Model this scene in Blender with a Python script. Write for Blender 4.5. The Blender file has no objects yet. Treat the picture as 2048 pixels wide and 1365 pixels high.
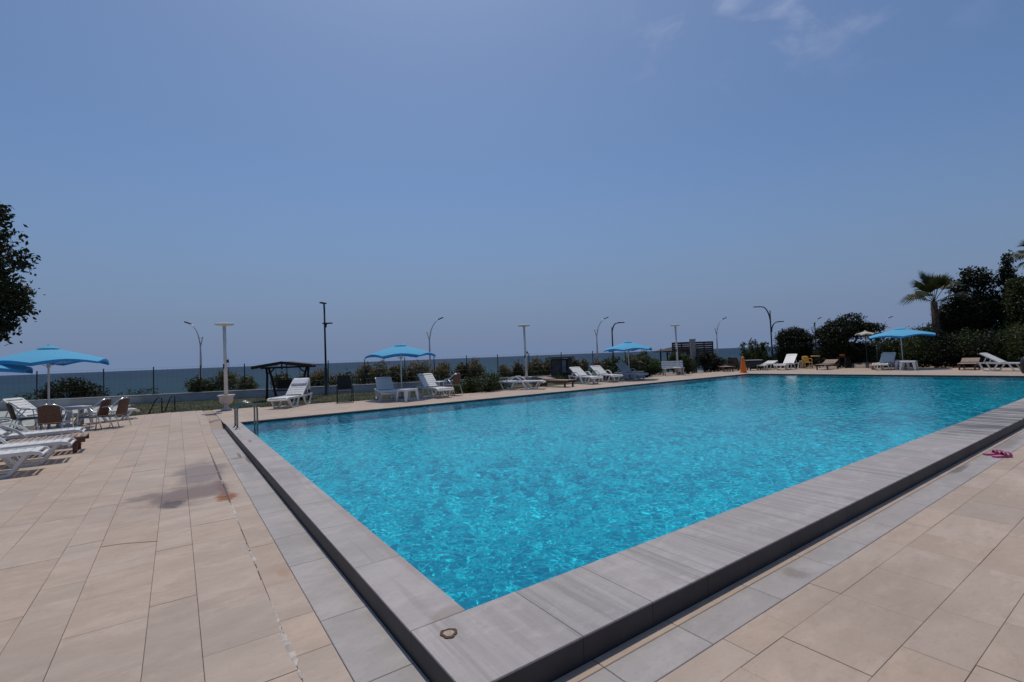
import bpy, math, random
import numpy as np
from mathutils import Matrix, Vector

# ------------------------------------------------------------------ camera, sky, sun, exposure
sc = bpy.context.scene
COL = sc.collection
YAW, PITCH, ROLL = 0.6096, 0.03166, 0.03763
CAM = Vector((-1.359, -2.512, 1.6))
FPX = 962.96                                   # focal length in pixels of a 2048 wide frame
fw = Vector((math.sin(YAW)*math.cos(PITCH), math.cos(YAW)*math.cos(PITCH), math.sin(PITCH)))
r0 = Vector((math.cos(YAW), -math.sin(YAW), 0)); u0 = r0.cross(fw)
rt = r0*math.cos(ROLL) - u0*math.sin(ROLL); up = u0*math.cos(ROLL) + r0*math.sin(ROLL)
cd = bpy.data.cameras.new('camera'); cam = bpy.data.objects.new('camera', cd); COL.objects.link(cam)
cd.sensor_width = 36.0; cd.lens = FPX/2048*36; cd.clip_start = 0.05; cd.clip_end = 60000
cam.matrix_world = Matrix(((rt.x, up.x, -fw.x, CAM.x), (rt.y, up.y, -fw.y, CAM.y), (rt.z, up.z, -fw.z, CAM.z), (0, 0, 0, 1)))
sc.camera = cam

SUN_AZ, SUN_EL = math.radians(24), math.radians(69)       # azimuth clockwise from +y
world = bpy.data.worlds.new('World'); sc.world = world; world.use_nodes = True
wt = world.node_tree; WN = wt.nodes; WL = wt.links
bg = WN['Background']; bg.inputs[1].default_value = 0.12
sky = WN.new('ShaderNodeTexSky'); sky.sky_type = 'NISHITA'; sky.sun_disc = False
sky.sun_elevation = SUN_EL; sky.sun_rotation = SUN_AZ; sky.altitude = 0
sky.air_density = 1.0; sky.dust_density = 1.9; sky.ozone_density = 2.5

def wnode(t, **kw):
    n = WN.new(t)
    for k, v in kw.items(): setattr(n, k, v)
    return n
def wmath(op, a, b=None, clamp=False):
    n = WN.new('ShaderNodeMath'); n.operation = op; n.use_clamp = clamp
    for i, v in enumerate((a, b)):
        if v is None: continue
        if isinstance(v, (int, float)): n.inputs[i].default_value = v
        else: WL.new(v, n.inputs[i])
    return n.outputs[0]
tc = WN.new('ShaderNodeTexCoord'); sep = WN.new('ShaderNodeSeparateXYZ'); WL.new(tc.outputs['Generated'], sep.inputs[0])
# summer sea haze: the lowest sky is a dull blue-grey
hz = WN.new('ShaderNodeMapRange'); hz.interpolation_type = 'SMOOTHSTEP'
hz.inputs[1].default_value = -0.02; hz.inputs[2].default_value = 0.36; hz.inputs[3].default_value = 0.97; hz.inputs[4].default_value = 0.0
WL.new(sep.outputs[2], hz.inputs[0])
tint = WN.new('ShaderNodeMix'); tint.data_type = 'RGBA'; tint.blend_type = 'MULTIPLY'; tint.inputs[0].default_value = 1.0
WL.new(sky.outputs[0], tint.inputs[6]); tint.inputs[7].default_value = (0.88, 1.07, 1.28, 1)
hm = WN.new('ShaderNodeMix'); hm.data_type = 'RGBA'
WL.new(hz.outputs[0], hm.inputs[0]); WL.new(tint.outputs[2], hm.inputs[6]); hm.inputs[7].default_value = (2.5, 3.45, 5.6, 1)
# thin torn clouds in one quarter of the sky
mp = WN.new('ShaderNodeMapping'); mp.inputs['Scale'].default_value = (3.2, 3.2, 5.5); mp.inputs['Rotation'].default_value = (0, 0, 0.15); WL.new(tc.outputs['Generated'], mp.inputs[0])
n1 = WN.new('ShaderNodeTexNoise'); n1.inputs['Scale'].default_value = 2.6; n1.inputs['Detail'].default_value = 7; n1.inputs['Roughness'].default_value = 0.55; n1.inputs['Distortion'].default_value = 0.25
WL.new(mp.outputs[0], n1.inputs[0])
cr = WN.new('ShaderNodeMapRange'); cr.interpolation_type = 'SMOOTHSTEP'
cr.inputs[1].default_value = 0.46; cr.inputs[2].default_value = 0.68; cr.inputs[3].default_value = 0; cr.inputs[4].default_value = 0.40
WL.new(n1.outputs[0], cr.inputs[0])
el = WN.new('ShaderNodeMapRange'); el.interpolation_type = 'SMOOTHSTEP'
el.inputs[1].default_value = 0.40; el.inputs[2].default_value = 0.52; WL.new(sep.outputs[2], el.inputs[0])
vd = WN.new('ShaderNodeVectorMath'); vd.operation = 'DOT_PRODUCT'; WL.new(tc.outputs['Generated'], vd.inputs[0])
vd.inputs[1].default_value = tuple((fw+rt*0.80+up*0.66).normalized())
dm = WN.new('ShaderNodeMapRange'); dm.interpolation_type = 'SMOOTHSTEP'; dm.inputs[1].default_value = 0.90; dm.inputs[2].default_value = 0.985
WL.new(vd.outputs['Value'], dm.inputs[0])
cf = wmath('MULTIPLY', wmath('MULTIPLY', cr.outputs[0], el.outputs[0]), dm.outputs[0])
cm = WN.new('ShaderNodeMix'); cm.data_type = 'RGBA'; WL.new(cf, cm.inputs[0]); WL.new(hm.outputs[2], cm.inputs[6]); cm.inputs[7].default_value = (6.2, 6.9, 9.6, 1)
WL.new(cm.outputs[2], bg.inputs[0])

sl = bpy.data.lights.new('sun', 'SUN'); sun = bpy.data.objects.new('sun', sl); COL.objects.link(sun)
sl.energy = 4.2; sl.angle = math.radians(0.5); sl.color = (1.0, 0.94, 0.85)
sdir = Vector((math.sin(SUN_AZ)*math.cos(SUN_EL), math.cos(SUN_AZ)*math.cos(SUN_EL), math.sin(SUN_EL)))
sun.rotation_euler = sdir.to_track_quat('Z', 'Y').to_euler(); sun.location = (0, 0, 30)
sl.cycles.is_caustics_light = True
sc.view_settings.view_transform = 'Standard'; sc.view_settings.look = 'None'
sc.view_settings.exposure = -0.82; sc.view_settings.gamma = 1.0
sc.render.engine = 'CYCLES'; sc.cycles.use_denoising = True
sc.cycles.max_bounces = 8; sc.cycles.transparent_max_bounces = 8; sc.cycles.sample_clamp_indirect = 6

# ------------------------------------------------------------------ helpers
random.seed(11); RNG = np.random.default_rng(11)
def G(px, d, z=0.0):
    """ground point seen in photo column px at forward distance d"""
    x, y, k = (px-1024)/FPX, 0.0, None
    # vertical image offset that puts the point at height z
    a = fw + rt*x; yy = (z-CAM.z - a.z*d)/(up.z*d)
    p = CAM + (a + up*yy)*d
    return (p.x, p.y, z)
def proj(x, y, z):
    d = Vector((x, y, z)) - CAM; w = d.dot(fw)
    if w < 0.05: return None
    return (1024+FPX*d.dot(rt)/w, 682.5-FPX*d.dot(up)/w, w)

class MB:
    def __init__(s): s.v = []; s.f = []
    def add(s, vs, fs):
        o = len(s.v); s.v += [tuple(p) for p in vs]; s.f += [tuple(i+o for i in f) for f in fs]; return s
    def box(s, c, d, R=None):
        hx, hy, hz_ = d[0]/2, d[1]/2, d[2]/2
        P = [Vector((sx*hx, sy*hy, sz*hz_)) for sx, sy, sz in ((-1,-1,-1),(1,-1,-1),(1,1,-1),(-1,1,-1),(-1,-1,1),(1,-1,1),(1,1,1),(-1,1,1))]
        if R is not None: P = [R @ p for p in P]
        return s.add([p+Vector(c) for p in P], [(3,2,1,0),(4,5,6,7),(0,1,5,4),(1,2,6,5),(2,3,7,6),(3,0,4,7)])
    def cbox(s, x0, x1, y0, y1, z0, z1, c=0.004):
        """box with chamfered top edges"""
        vs = [(x0,y0,z0),(x1,y0,z0),(x1,y1,z0),(x0,y1,z0),(x0,y0,z1-c),(x1,y0,z1-c),(x1,y1,z1-c),(x0,y1,z1-c),
              (x0+c,y0+c,z1),(x1-c,y0+c,z1),(x1-c,y1-c,z1),(x0+c,y1-c,z1)]
        fs = [(3,2,1,0)]+[(i,(i+1)%4,(i+1)%4+4,i+4) for i in range(4)]+[(i+4,(i+1)%4+4,(i+1)%4+8,i+8) for i in range(4)]+[(8,9,10,11)]
        return s.add(vs, fs)
    def tube(s, pts, rad, n=8, cap=True):
        pts = [Vector(p) for p in pts]; m = len(pts)
        if isinstance(rad, (int, float)): rad = [rad]*m
        o = len(s.v); ref = None
        for i, p in enumerate(pts):
            t = (pts[min(i+1, m-1)]-pts[max(i-1, 0)]).normalized()
            if ref is None:
                ref = Vector((0, 0, 1)) if abs(t.z) < 0.9 else Vector((1, 0, 0))
            a = t.cross(ref).normalized(); b = a.cross(t); ref = b
            for k in range(n):
                w = 2*math.pi*k/n; q = p+(a*math.cos(w)+b*math.sin(w))*rad[i]; s.v.append(tuple(q))
        for i in range(m-1):
            for k in range(n):
                s.f.append((o+i*n+k, o+i*n+(k+1) % n, o+(i+1)*n+(k+1) % n, o+(i+1)*n+k))
        if cap:
            s.f.append(tuple(o+k for k in range(n))[::-1]); s.f.append(tuple(o+(m-1)*n+k for k in range(n)))
        return s
    def lathe(s, prof, n=16, c=(0, 0, 0)):
        o = len(s.v); m = len(prof)
        for r, z in prof:
            for k in range(n):
                w = 2*math.pi*k/n; s.v.append((c[0]+r*math.cos(w), c[1]+r*math.sin(w), c[2]+z))
        for i in range(m-1):
            for k in range(n):
                s.f.append((o+i*n+k, o+i*n+(k+1) % n, o+(i+1)*n+(k+1) % n, o+(i+1)*n+k))
        s.f.append(tuple(o+k for k in range(n))[::-1]); s.f.append(tuple(o+(m-1)*n+k for k in range(n)))
        return s
    def sweep(s, path, y, w, h):
        """rectangular bar along a path in the xz plane, centred at y (w across, h thick)"""
        m = len(path); o = len(s.v)
        for i, (x, z) in enumerate(path):
            a = path[max(i-1, 0)]; b = path[min(i+1, m-1)]
            tx, tz = b[0]-a[0], b[1]-a[1]; L = math.hypot(tx, tz); nx, nz = -tz/L, tx/L
            for sy, sn in ((-1,-1),(1,-1),(1,1),(-1,1)):
                s.v.append((x+nx*sn*h/2, y+sy*w/2, z+nz*sn*h/2))
        for i in range(m-1):
            for k in range(4):
                s.f.append((o+i*4+k, o+i*4+(k+1) % 4, o+(i+1)*4+(k+1) % 4, o+(i+1)*4+k))
        s.f.append((o+3, o+2, o+1, o)); e = o+(m-1)*4; s.f.append((e, e+1, e+2, e+3))
        return s
    def mesh(s, name, mat, smooth=False):
        me = bpy.data.meshes.new(name); me.from_pydata(s.v, [], s.f)
        me.materials.append(mat)
        if smooth: me.polygons.foreach_set('use_smooth', [True]*len(me.polygons))
        return me
    def build(s, name, mat, parent=None, smooth=False):
        return link(name, s.mesh(name, mat, smooth), parent)

def link(name, me, parent=None, loc=None, rot=None):
    o = bpy.data.objects.new(name, me); COL.objects.link(o)
    if parent is not None: o.parent = parent
    if loc is not None: o.location = loc
    if rot is not None: o.rotation_euler = rot
    return o
def raw(name, v, f, mat, parent=None, smooth=False):
    """fast mesh from numpy arrays; f is (n,3) or (n,4)"""
    v = np.asarray(v, np.float32); f = np.asarray(f, np.int32); k = f.shape[1]
    me = bpy.data.meshes.new(name); me.vertices.add(len(v)); me.vertices.foreach_set('co', v.ravel())
    me.loops.add(f.size); me.loops.foreach_set('vertex_index', f.ravel())
    me.polygons.add(len(f)); me.polygons.foreach_set('loop_start', np.arange(len(f), dtype=np.int32)*k)
    me.update(calc_edges=True)
    me.polygons.foreach_set('use_smooth', [smooth]*len(f)); me.materials.append(mat)
    return link(name, me, parent)
def tag(o, label=None, cat=None, group=None, kind=None):
    if label: o['label'] = label
    if cat: o['category'] = cat
    if group: o['group'] = group
    if kind: o['kind'] = kind
    return o
def thing(name, label, cat, loc=(0, 0, 0), rz=0.0, group=None):
    o = bpy.data.objects.new(name, None); COL.objects.link(o); o.empty_display_size = 0.2
    o.location = loc; o.rotation_euler = (0, 0, rz); return tag(o, label, cat, group)
def kids(o): return [c for c in bpy.data.objects if c.parent == o]
def copy_tree(o, parent=None):
    c = o.copy(); COL.objects.link(c)
    if parent is not None: c.parent = parent
    for ch in kids(o): copy_tree(ch, c)
    return c

# ------------------------------------------------------------------ materials
MATS = {}
class NT:
    def __init__(s, name):
        s.m = bpy.data.materials.new(name); s.m.use_nodes = True; s.t = s.m.node_tree; s.N = s.t.nodes; s.L = s.t.links
        s.b = s.N['Principled BSDF']; s.out = s.N['Material Output']; MATS[name] = s.m
    def node(s, t, **kw):
        n = s.N.new(t)
        for k, v in kw.items(): setattr(n, k, v)
        return n
    def pos(s, scale=(1, 1, 1), loc=(0, 0, 0), obj=False):
        src = s.node('ShaderNodeTexCoord').outputs['Object'] if obj else s.node('ShaderNodeNewGeometry').outputs['Position']
        m = s.node('ShaderNodeMapping'); m.inputs['Scale'].default_value = scale; m.inputs['Location'].default_value = loc
        s.L.new(src, m.inputs[0]); return m.outputs[0]
    def noise(s, vec, scale, detail=4, rough=0.55, dist=0.0):
        n = s.node('ShaderNodeTexNoise'); n.inputs['Scale'].default_value = scale; n.inputs['Detail'].default_value = detail
        n.inputs['Roughness'].default_value = rough; n.inputs['Distortion'].default_value = dist; s.L.new(vec, n.inputs[0]); return n.outputs[0]
    def rng(s, x, a, b, c=0.0, d=1.0, smooth=True):
        n = s.node('ShaderNodeMapRange'); n.interpolation_type = 'SMOOTHSTEP' if smooth else 'LINEAR'
        for i, v in enumerate((a, b, c, d)): n.inputs[i+1].default_value = v
        s.L.new(x, n.inputs[0]); return n.outputs[0]
    def math(s, op, a, b=None):
        n = s.node('ShaderNodeMath', operation=op)
        for i, v in enumerate((a, b)):
            if v is None: continue
            if isinstance(v, (int, float)): n.inputs[i].default_value = v
            else: s.L.new(v, n.inputs[i])
        return n.outputs[0]
    def mix(s, fac, a, b, mode='MIX'):
        n = s.node('ShaderNodeMix', data_type='RGBA', blend_type=mode)
        for i, v in ((0, fac), (6, a), (7, b)):
            if isinstance(v, (int, float)): n.inputs[i].default_value = v
            elif isinstance(v, tuple): n.inputs[i].default_value = (*v, 1)
            else: s.L.new(v, n.inputs[i])
        return n.outputs[2]
    def bump(s, h, strength=0.3, dist=0.01):
        n = s.node('ShaderNodeBump'); n.inputs['Strength'].default_value = strength; n.inputs['Distance'].default_value = dist
        s.L.new(h, n.inputs['Height']); s.L.new(n.outputs[0], s.b.inputs['Normal'])
    def col(s, c):
        if isinstance(c, tuple): s.b.inputs['Base Color'].default_value = (*c, 1)
        else: s.L.new(c, s.b.inputs['Base Color'])
    def near(s, x, y, rx, ry, wob=0.0, wscale=6.0, soft=0.6):
        """mask of an uneven stain round a point of the ground"""
        g = s.node('ShaderNodeNewGeometry'); sp = s.node('ShaderNodeSeparateXYZ'); s.L.new(g.outputs['Position'], sp.inputs[0])
        a = s.math('MULTIPLY', s.math('SUBTRACT', sp.outputs[0], x), 1/rx); b = s.math('MULTIPLY', s.math('SUBTRACT', sp.outputs[1], y), 1/ry)
        d = s.math('SQRT', s.math('ADD', s.math('MULTIPLY', a, a), s.math('MULTIPLY', b, b)))
        if wob: d = s.math('ADD', d, s.math('MULTIPLY', s.math('SUBTRACT', s.noise(s.pos(), wscale, 4), 0.5), wob))
        return s.rng(d, 1-soft, 1.0, 1.0, 0.0)

def simple(name, c, rough=0.6, var=0.15, scale=8.0, metal=0.0, bump=0.0, spec=0.5, rand=0.0):
    t = NT(name); n = t.noise(t.pos(), scale, 5)
    c2 = t.mix(t.rng(n, 0.25, 0.75), tuple(x*(1-var) for x in c), tuple(min(1, x*(1+var)) for x in c))
    if rand:
        oi = t.node('ShaderNodeObjectInfo'); k = t.rng(oi.outputs['Random'], 0, 1, 1-rand, 1+rand, False)
        hs = t.node('ShaderNodeHueSaturation'); t.L.new(k, hs.inputs['Value']); t.L.new(c2, hs.inputs['Color']); c2 = hs.outputs[0]
    t.col(c2); t.b.inputs['Roughness'].default_value = rough; t.b.inputs['Metallic'].default_value = metal
    t.b.inputs['Specular IOR Level'].default_value = spec
    if bump: t.bump(t.noise(t.pos(), scale*6, 4), bump, 0.01)
    return t.m
def leafmat(name, c, rough=0.55, trans=0.25):
    t = NT(name); g = t.node('ShaderNodeNewGeometry')
    k = t.rng(g.outputs['Random Per Island'], 0, 1, 0, 1, False)
    n = t.noise(t.pos(), 1.6, 2)
    c1 = t.mix(k, tuple(x*0.55 for x in c), tuple(x*1.45 for x in c)); c2 = t.mix(t.rng(n, 0.3, 0.7), c1, (c[0]*1.25, c[1]*1.1, c[2]*0.7), 'MIX')
    t.col(c2); t.b.inputs['Roughness'].default_value = rough; t.b.inputs['Specular IOR Level'].default_value = 0.3
    tr = t.node('ShaderNodeBsdfTranslucent'); t.L.new(c2, tr.inputs[0]); mx = t.node('ShaderNodeMixShader'); mx.inputs[0].default_value = trans
    t.L.new(t.b.outputs[0], mx.inputs[1]); t.L.new(tr.outputs[0], mx.inputs[2]); t.L.new(mx.outputs[0], t.out.inputs[0])
    return t.m

def stone(name, base, alt, rand=0.04, streak=(1.1, 2.8, 1), stains=False, island=False, dark_streaks=False, lines=0.0, marks=()):
    t = NT(name)
    rsrc = t.node('ShaderNodeNewGeometry').outputs['Random Per Island'] if island else t.node('ShaderNodeObjectInfo').outputs['Random']
    # every slab is cut from another place: shift the pattern per slab
    cx = t.node('ShaderNodeCombineXYZ'); t.L.new(t.math('MULTIPLY', rsrc, 61.0), cx.inputs[0]); t.L.new(t.math('MULTIPLY', rsrc, 37.0), cx.inputs[1]); t.L.new(t.math('MULTIPLY', rsrc, 13.0), cx.inputs[2])
    va = t.node('ShaderNodeVectorMath', operation='ADD'); t.L.new(t.node('ShaderNodeNewGeometry').outputs['Position'], va.inputs[0]); t.L.new(cx.outputs[0], va.inputs[1])
    def sp(scale):
        m_ = t.node('ShaderNodeMapping'); m_.inputs['Scale'].default_value = scale; t.L.new(va.outputs[0], m_.inputs[0]); return m_.outputs[0]
    n = t.noise(sp(streak), 1.3, 6, 0.65, 0.15); n2 = t.noise(t.pos(), 0.55, 4); n3 = t.noise(t.pos(), 26, 5, 0.65)
    c = t.mix(t.rng(n, 0.32, 0.72), base, alt)
    c = t.mix(t.rng(n2, 0.35, 0.7, 0, 0.5), c, tuple(x*0.78 for x in base))
    n4 = t.noise(sp((0.9, 1.7, 1)), 2.2, 7, 0.7, 0.3); c = t.mix(t.rng(n4, 0.48, 0.66, 0, 0.5), c, tuple(min(1, x*1.15) for x in base))
    n5 = t.noise(sp((1.2, 2.2, 1)), 2.6, 8, 0.75, 0.4); c = t.mix(t.rng(n5, 0.54, 0.72, 0, 0.45), c, (base[0]*.74, base[1]*.68, base[2]*.64))
    n6 = t.noise(sp((1.0, 2.6, 1)), 7.5, 8, 0.78, 0.6); c = t.mix(t.rng(n6, 0.50, 0.70, 0, 0.42), c, tuple(x*0.66 for x in base))
    n7 = t.noise(sp((1, 1.6, 1)), 15, 7, 0.8); c = t.mix(t.rng(n7, 0.56, 0.72, 0, 0.35), c, tuple(min(1, x*1.2) for x in base))
    c = t.mix(t.rng(n3, 0.56, 0.80, 0, 0.4), c, tuple(x*0.5 for x in base))
    n8 = t.noise(t.pos(), 70, 3, 0.6); c = t.mix(t.rng(n8, 0.64, 0.72, 0, 0.4), c, tuple(x*0.45 for x in base))
    if lines:
        n9 = t.noise(sp((17, 0.45, 1)), 1.0, 5, 0.6, 0.3); c = t.mix(t.rng(n9, 0.53, 0.66, 0, lines), c, tuple(x*0.45 for x in base))
    for (x, y, rx, ry, wob, ws, k, colr) in marks:
        c = t.mix(t.math('MULTIPLY', t.near(x, y, rx, ry, wob, ws), k), c, colr)
    hs = t.node('ShaderNodeHueSaturation'); t.L.new(t.rng(rsrc, 0, 1, 1-rand, 1+rand, False), hs.inputs['Value'])
    r2 = t.math('FRACT', t.math('MULTIPLY', rsrc, 7.31)); t.L.new(t.rng(r2, 0, 1, 0.92, 1.06, False), hs.inputs['Saturation'])
    t.L.new(c, hs.inputs['Color']); c = hs.outputs[0]
    if stains:
        for (x, y, rx, ry, wob, ws, k, colr) in (
                (-1.30, 5.0, 0.66, 0.75, 1.5, 2.5, 0.9, (0.175, 0.125, 0.11)), (-1.05, 6.4, 0.46, 1.2, 1.4, 2.2, 0.8, (0.185, 0.15, 0.145)),
                (-1.42, 4.55, 0.17, 0.26, 1.6, 9, 0.85, (0.07, 0.055, 0.055)), (-0.87, 4.45, 0.15, 0.26, 1.3, 12, 1.0, (0.25, 0.085, 0.025)), (-0.88, 5.0, 0.07, 0.75, 1.0, 10, 0.85, (0.19, 0.08, 0.045)),
                (-0.90, 5.1, 0.10, 0.8, 1.0, 8, 0.55, (0.17, 0.12, 0.11)), (-0.70, 1.62, 0.06, 0.13, 0.5, 14, 0.6, (0.36, 0.22, 0.14)),
                (-2.0, 7.9, 0.28, 0.10, 0.8, 8, 0.4, (0.24, 0.13, 0.11)), (2.3, -1.25, 0.9, 0.5, 1.4, 2.0, 0.25, (0.25, 0.19, 0.15)),
                (-1.9, 0.9, 1.2, 0.9, 1.5, 1.4, 0.22, (0.25, 0.21, 0.19))):
            mk = t.near(x, y, rx, ry, wob, ws); c = t.mix(t.math('MULTIPLY', mk, k), c, colr)
        drip = t.noise(t.pos((5, 0.7, 1)), 1.1, 5, 0.6); c = t.mix(t.rng(drip, 0.6, 0.8, 0, 0.28), c, (0.2, 0.165, 0.15))
    if dark_streaks:  # dark streaks across the slabs, in one uneven patch
        w = t.near(11.2, -0.3, 3.9, 0.9, 0.5, 2.0, 0.6); sk = t.noise(t.pos((9, 0.55, 1)), 1.0, 4, 0.6, 0.4)
        c = t.mix(t.math('MULTIPLY', w, t.rng(sk, 0.44, 0.53, 0, 0.85)), c, (0.075, 0.07, 0.075))
    t.col(c); t.b.inputs['Roughness'].default_value = 0.62; t.b.inputs['Specular IOR Level'].default_value = 0.35
    t.bump(n3, 0.2, 0.005)
    return t.m
TRAV = dict(base=(0.455, 0.350, 0.276), alt=(0.378, 0.285, 0.220))
m_trav = stone('travertine', **TRAV, stains=True)
m_trav_far = stone('travertine_field', **TRAV, island=True, stains=True)
m_grey = stone('grey_marble', (0.405, 0.365, 0.35), (0.28, 0.25, 0.24), 0.035, (9, 0.55, 1), dark_streaks=True, lines=0.42)
m_grey_left = stone('grey_marble_mottled', (0.40, 0.360, 0.345), (0.325, 0.29, 0.275), 0.03, (1.1, 2.4, 1), lines=0.22, marks=((-.10, .02, .16, .12, 1.2, 9, .5, (.22, .17, .14)), (-.2, 8.2, .05, .16, .8, 12, .8, (.1, .085, .08)), (-.02, 1.6, .07, 1.6, 1.0, 3, .35, (.27, .2, .17)), (-.2, 4.4, .3, .9, 1.4, 3, .3, (.22, .2, .19))))
m_grey2 = stone('grey_strip_stone', (0.385, 0.347, 0.33), (0.31, 0.278, 0.262), 0.04, (1.2, 2.0, 1), marks=((-.45, 7.5, .035, .45, .8, 9, .8, (.15, .11, .08)), (-.53, 7.2, .10, .12, 1.0, 9, .6, (.17, .13, .10)), (-.38, 6.9, .03, .5, .8, 9, .7, (.12, .10, .085)), (-.5, 6.0, .13, 1.0, 1.5, 3, .35, (.22, .2, .18)), (2.2, -.8, .12, .12, 1.2, 8, .5, (.16, .13, .10)), (6.6, -.72, .5, .06, 1.2, 5, .7, (.11, .09, .075)), (9, -.75, 1.2, .14, 1.5, 3, .5, (.15, .13, .11))))
m_edge_shade = simple('shaded_edge_stone', (0.042, 0.036, 0.035), 0.6, 0.25, 3.0, bump=0.15, rand=0.12)  # coping stone with the shade of its side faces put into the colour
t = NT('grout'); na = t.noise(t.pos(), 0.7, 5, 0.65)
t.col(t.mix(t.rng(na, 0.50, 0.66), (0.36, 0.275, 0.22), (0.085, 0.065, 0.058))); t.b.inputs['Roughness'].default_value = 0.95; m_grout = t.m
m_grime = simple('grime', (0.10, 0.075, 0.075), 0.9, 0.4, 14)
m_mortar = simple('pale_mortar', (0.46, 0.40, 0.35), 0.9, 0.3, 18, bump=0.6)
m_white = simple('white_plastic', (0.70, 0.69, 0.66), 0.42, 0.06, 3)
m_whitepaint = simple('white_paint', (0.62, 0.61, 0.59), 0.6, 0.10, 3, bump=0.1)
m_greyplastic = simple('grey_shaded_plastic', (0.42, 0.43, 0.45), 0.5, 0.1, 4)  # grey plastic; on the loungers the grey stands for parasol shade
m_wall = simple('whitewashed_render', (0.42, 0.42, 0.43), 0.85, 0.22, 1.4, bump=0.3)
m_concrete = simple('concrete', (0.26, 0.25, 0.24), 0.9, 0.25, 3, bump=0.4)
m_steel = simple('stainless_steel', (0.25, 0.235, 0.21), 0.28, 0.1, 4, metal=1.0)
m_alu = simple('aluminium', (0.70, 0.70, 0.71), 0.3, 0.06, 4, metal=1.0)
m_galv = simple('galvanised', (0.42, 0.43, 0.46), 0.5, 0.1, 4, metal=0.6)
m_black = simple('black_metal', (0.012, 0.012, 0.013), 0.5, 0.3, 4)
m_blackfab = simple('black_mesh_fabric', (0.010, 0.012, 0.013), 0.7, 0.3, 30)
m_green = simple('dark_green_metal', (0.010, 0.022, 0.018), 0.5, 0.25, 4)
m_post = simple('dark_post', (0.012, 0.018, 0.016), 0.6, 0.2, 5)
m_wood = simple('red_brown_wood', (0.115, 0.042, 0.026), 0.6, 0.35, 14, rand=0.2)
m_woodtop = simple('pale_slat_wood', (0.33, 0.24, 0.19), 0.75, 0.25, 10, rand=0.15)  # slat wood, paler than the frame
m_darkwood = simple('dark_wood', (0.022, 0.014, 0.011), 0.75, 0.35, 9, rand=0.25)
m_screen = simple('brown_screen_wood', (0.045, 0.024, 0.017), 0.75, 0.35, 9, rand=0.25)
m_wicker = simple('brown_wicker', (0.115, 0.058, 0.036), 0.7, 0.35, 40, bump=0.5)
m_hutwood = simple('grey_brown_boards', (0.075, 0.066, 0.055), 0.8, 0.3, 8, rand=0.25)
m_orange = simple('orange_plastic', (0.80, 0.17, 0.008), 0.5, 0.12, 5)
m_yellow = simple('yellow_plastic', (0.62, 0.36, 0.06), 0.5, 0.15, 5)
m_terra = simple('terracotta', (0.33, 0.13, 0.08), 0.8, 0.2, 8)
m_pot = simple('white_urn', (0.55, 0.49, 0.44), 0.75, 0.12, 6, bump=0.15)
m_rust = simple('rusty_iron', (0.085, 0.045, 0.025), 0.85, 0.5, 30, metal=0.2)
m_paleiron = simple('pale_drain_centre', (0.34, 0.27, 0.21), 0.8, 0.2, 30)
m_pink = simple('pink_foam', (0.50, 0.12, 0.24), 0.6, 0.15, 30)
m_pinkdark = simple('pink_strap', (0.36, 0.06, 0.15), 0.5, 0.2, 30)
m_towel = simple('white_towel', (0.66, 0.66, 0.70), 0.95, 0.1, 20, bump=0.5)
m_bark = simple('bark', (0.10, 0.075, 0.055), 0.95, 0.4, 8, bump=0.6)
m_palmbark = simple('palm_trunk', (0.085, 0.055, 0.038), 0.95, 0.4, 12, bump=0.7)
m_soil = simple('soil', (0.10, 0.07, 0.045), 0.95, 0.3, 6, bump=0.4)
m_palepave = simple('pale_paving', (0.33, 0.35, 0.30), 0.85, 0.15, 1.5, bump=0.2)
m_roof = simple('brown_shingles', (0.036, 0.027, 0.024), 0.85, 0.3, 10, rand=0.2)
m_glass = simple('dark_glass', (0.10, 0.14, 0.19), 0.12, 0.2, 3)
m_leaf_dark = leafmat('dark_leaf', (0.015, 0.022, 0.009))
m_leaf_mid = leafmat('mid_leaf', (0.040, 0.058, 0.019))
m_leaf_ole = leafmat('oleander_leaf', (0.100, 0.118, 0.070))
m_leaf_bright = leafmat('fresh_leaf', (0.055, 0.085, 0.020))
m_palm = leafmat('palm_leaf', (0.034, 0.046, 0.015))
m_grass = leafmat('grass_blade', (0.030, 0.052, 0.012))
m_dry = leafmat('dry_grass_blade', (0.19, 0.13, 0.06))
m_flower = leafmat('pink_flower', (0.52, 0.24, 0.24), 0.6, 0.4)

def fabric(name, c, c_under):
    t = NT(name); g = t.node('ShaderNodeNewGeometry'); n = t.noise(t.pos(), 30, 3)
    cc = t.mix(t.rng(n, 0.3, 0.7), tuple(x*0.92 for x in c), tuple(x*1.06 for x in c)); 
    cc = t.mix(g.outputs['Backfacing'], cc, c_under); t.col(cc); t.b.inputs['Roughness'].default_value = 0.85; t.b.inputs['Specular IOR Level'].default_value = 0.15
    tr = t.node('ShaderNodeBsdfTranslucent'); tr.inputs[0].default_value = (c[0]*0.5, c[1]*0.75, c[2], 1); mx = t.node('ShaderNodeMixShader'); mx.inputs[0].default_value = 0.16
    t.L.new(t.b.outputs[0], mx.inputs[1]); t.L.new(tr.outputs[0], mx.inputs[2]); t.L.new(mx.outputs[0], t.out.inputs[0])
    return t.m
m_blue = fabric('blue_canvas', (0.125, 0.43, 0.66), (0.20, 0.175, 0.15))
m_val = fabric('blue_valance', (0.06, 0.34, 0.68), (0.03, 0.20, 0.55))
m_cream = fabric('cream_canvas', (0.55, 0.50, 0.42), (0.35, 0.31, 0.26))

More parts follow.
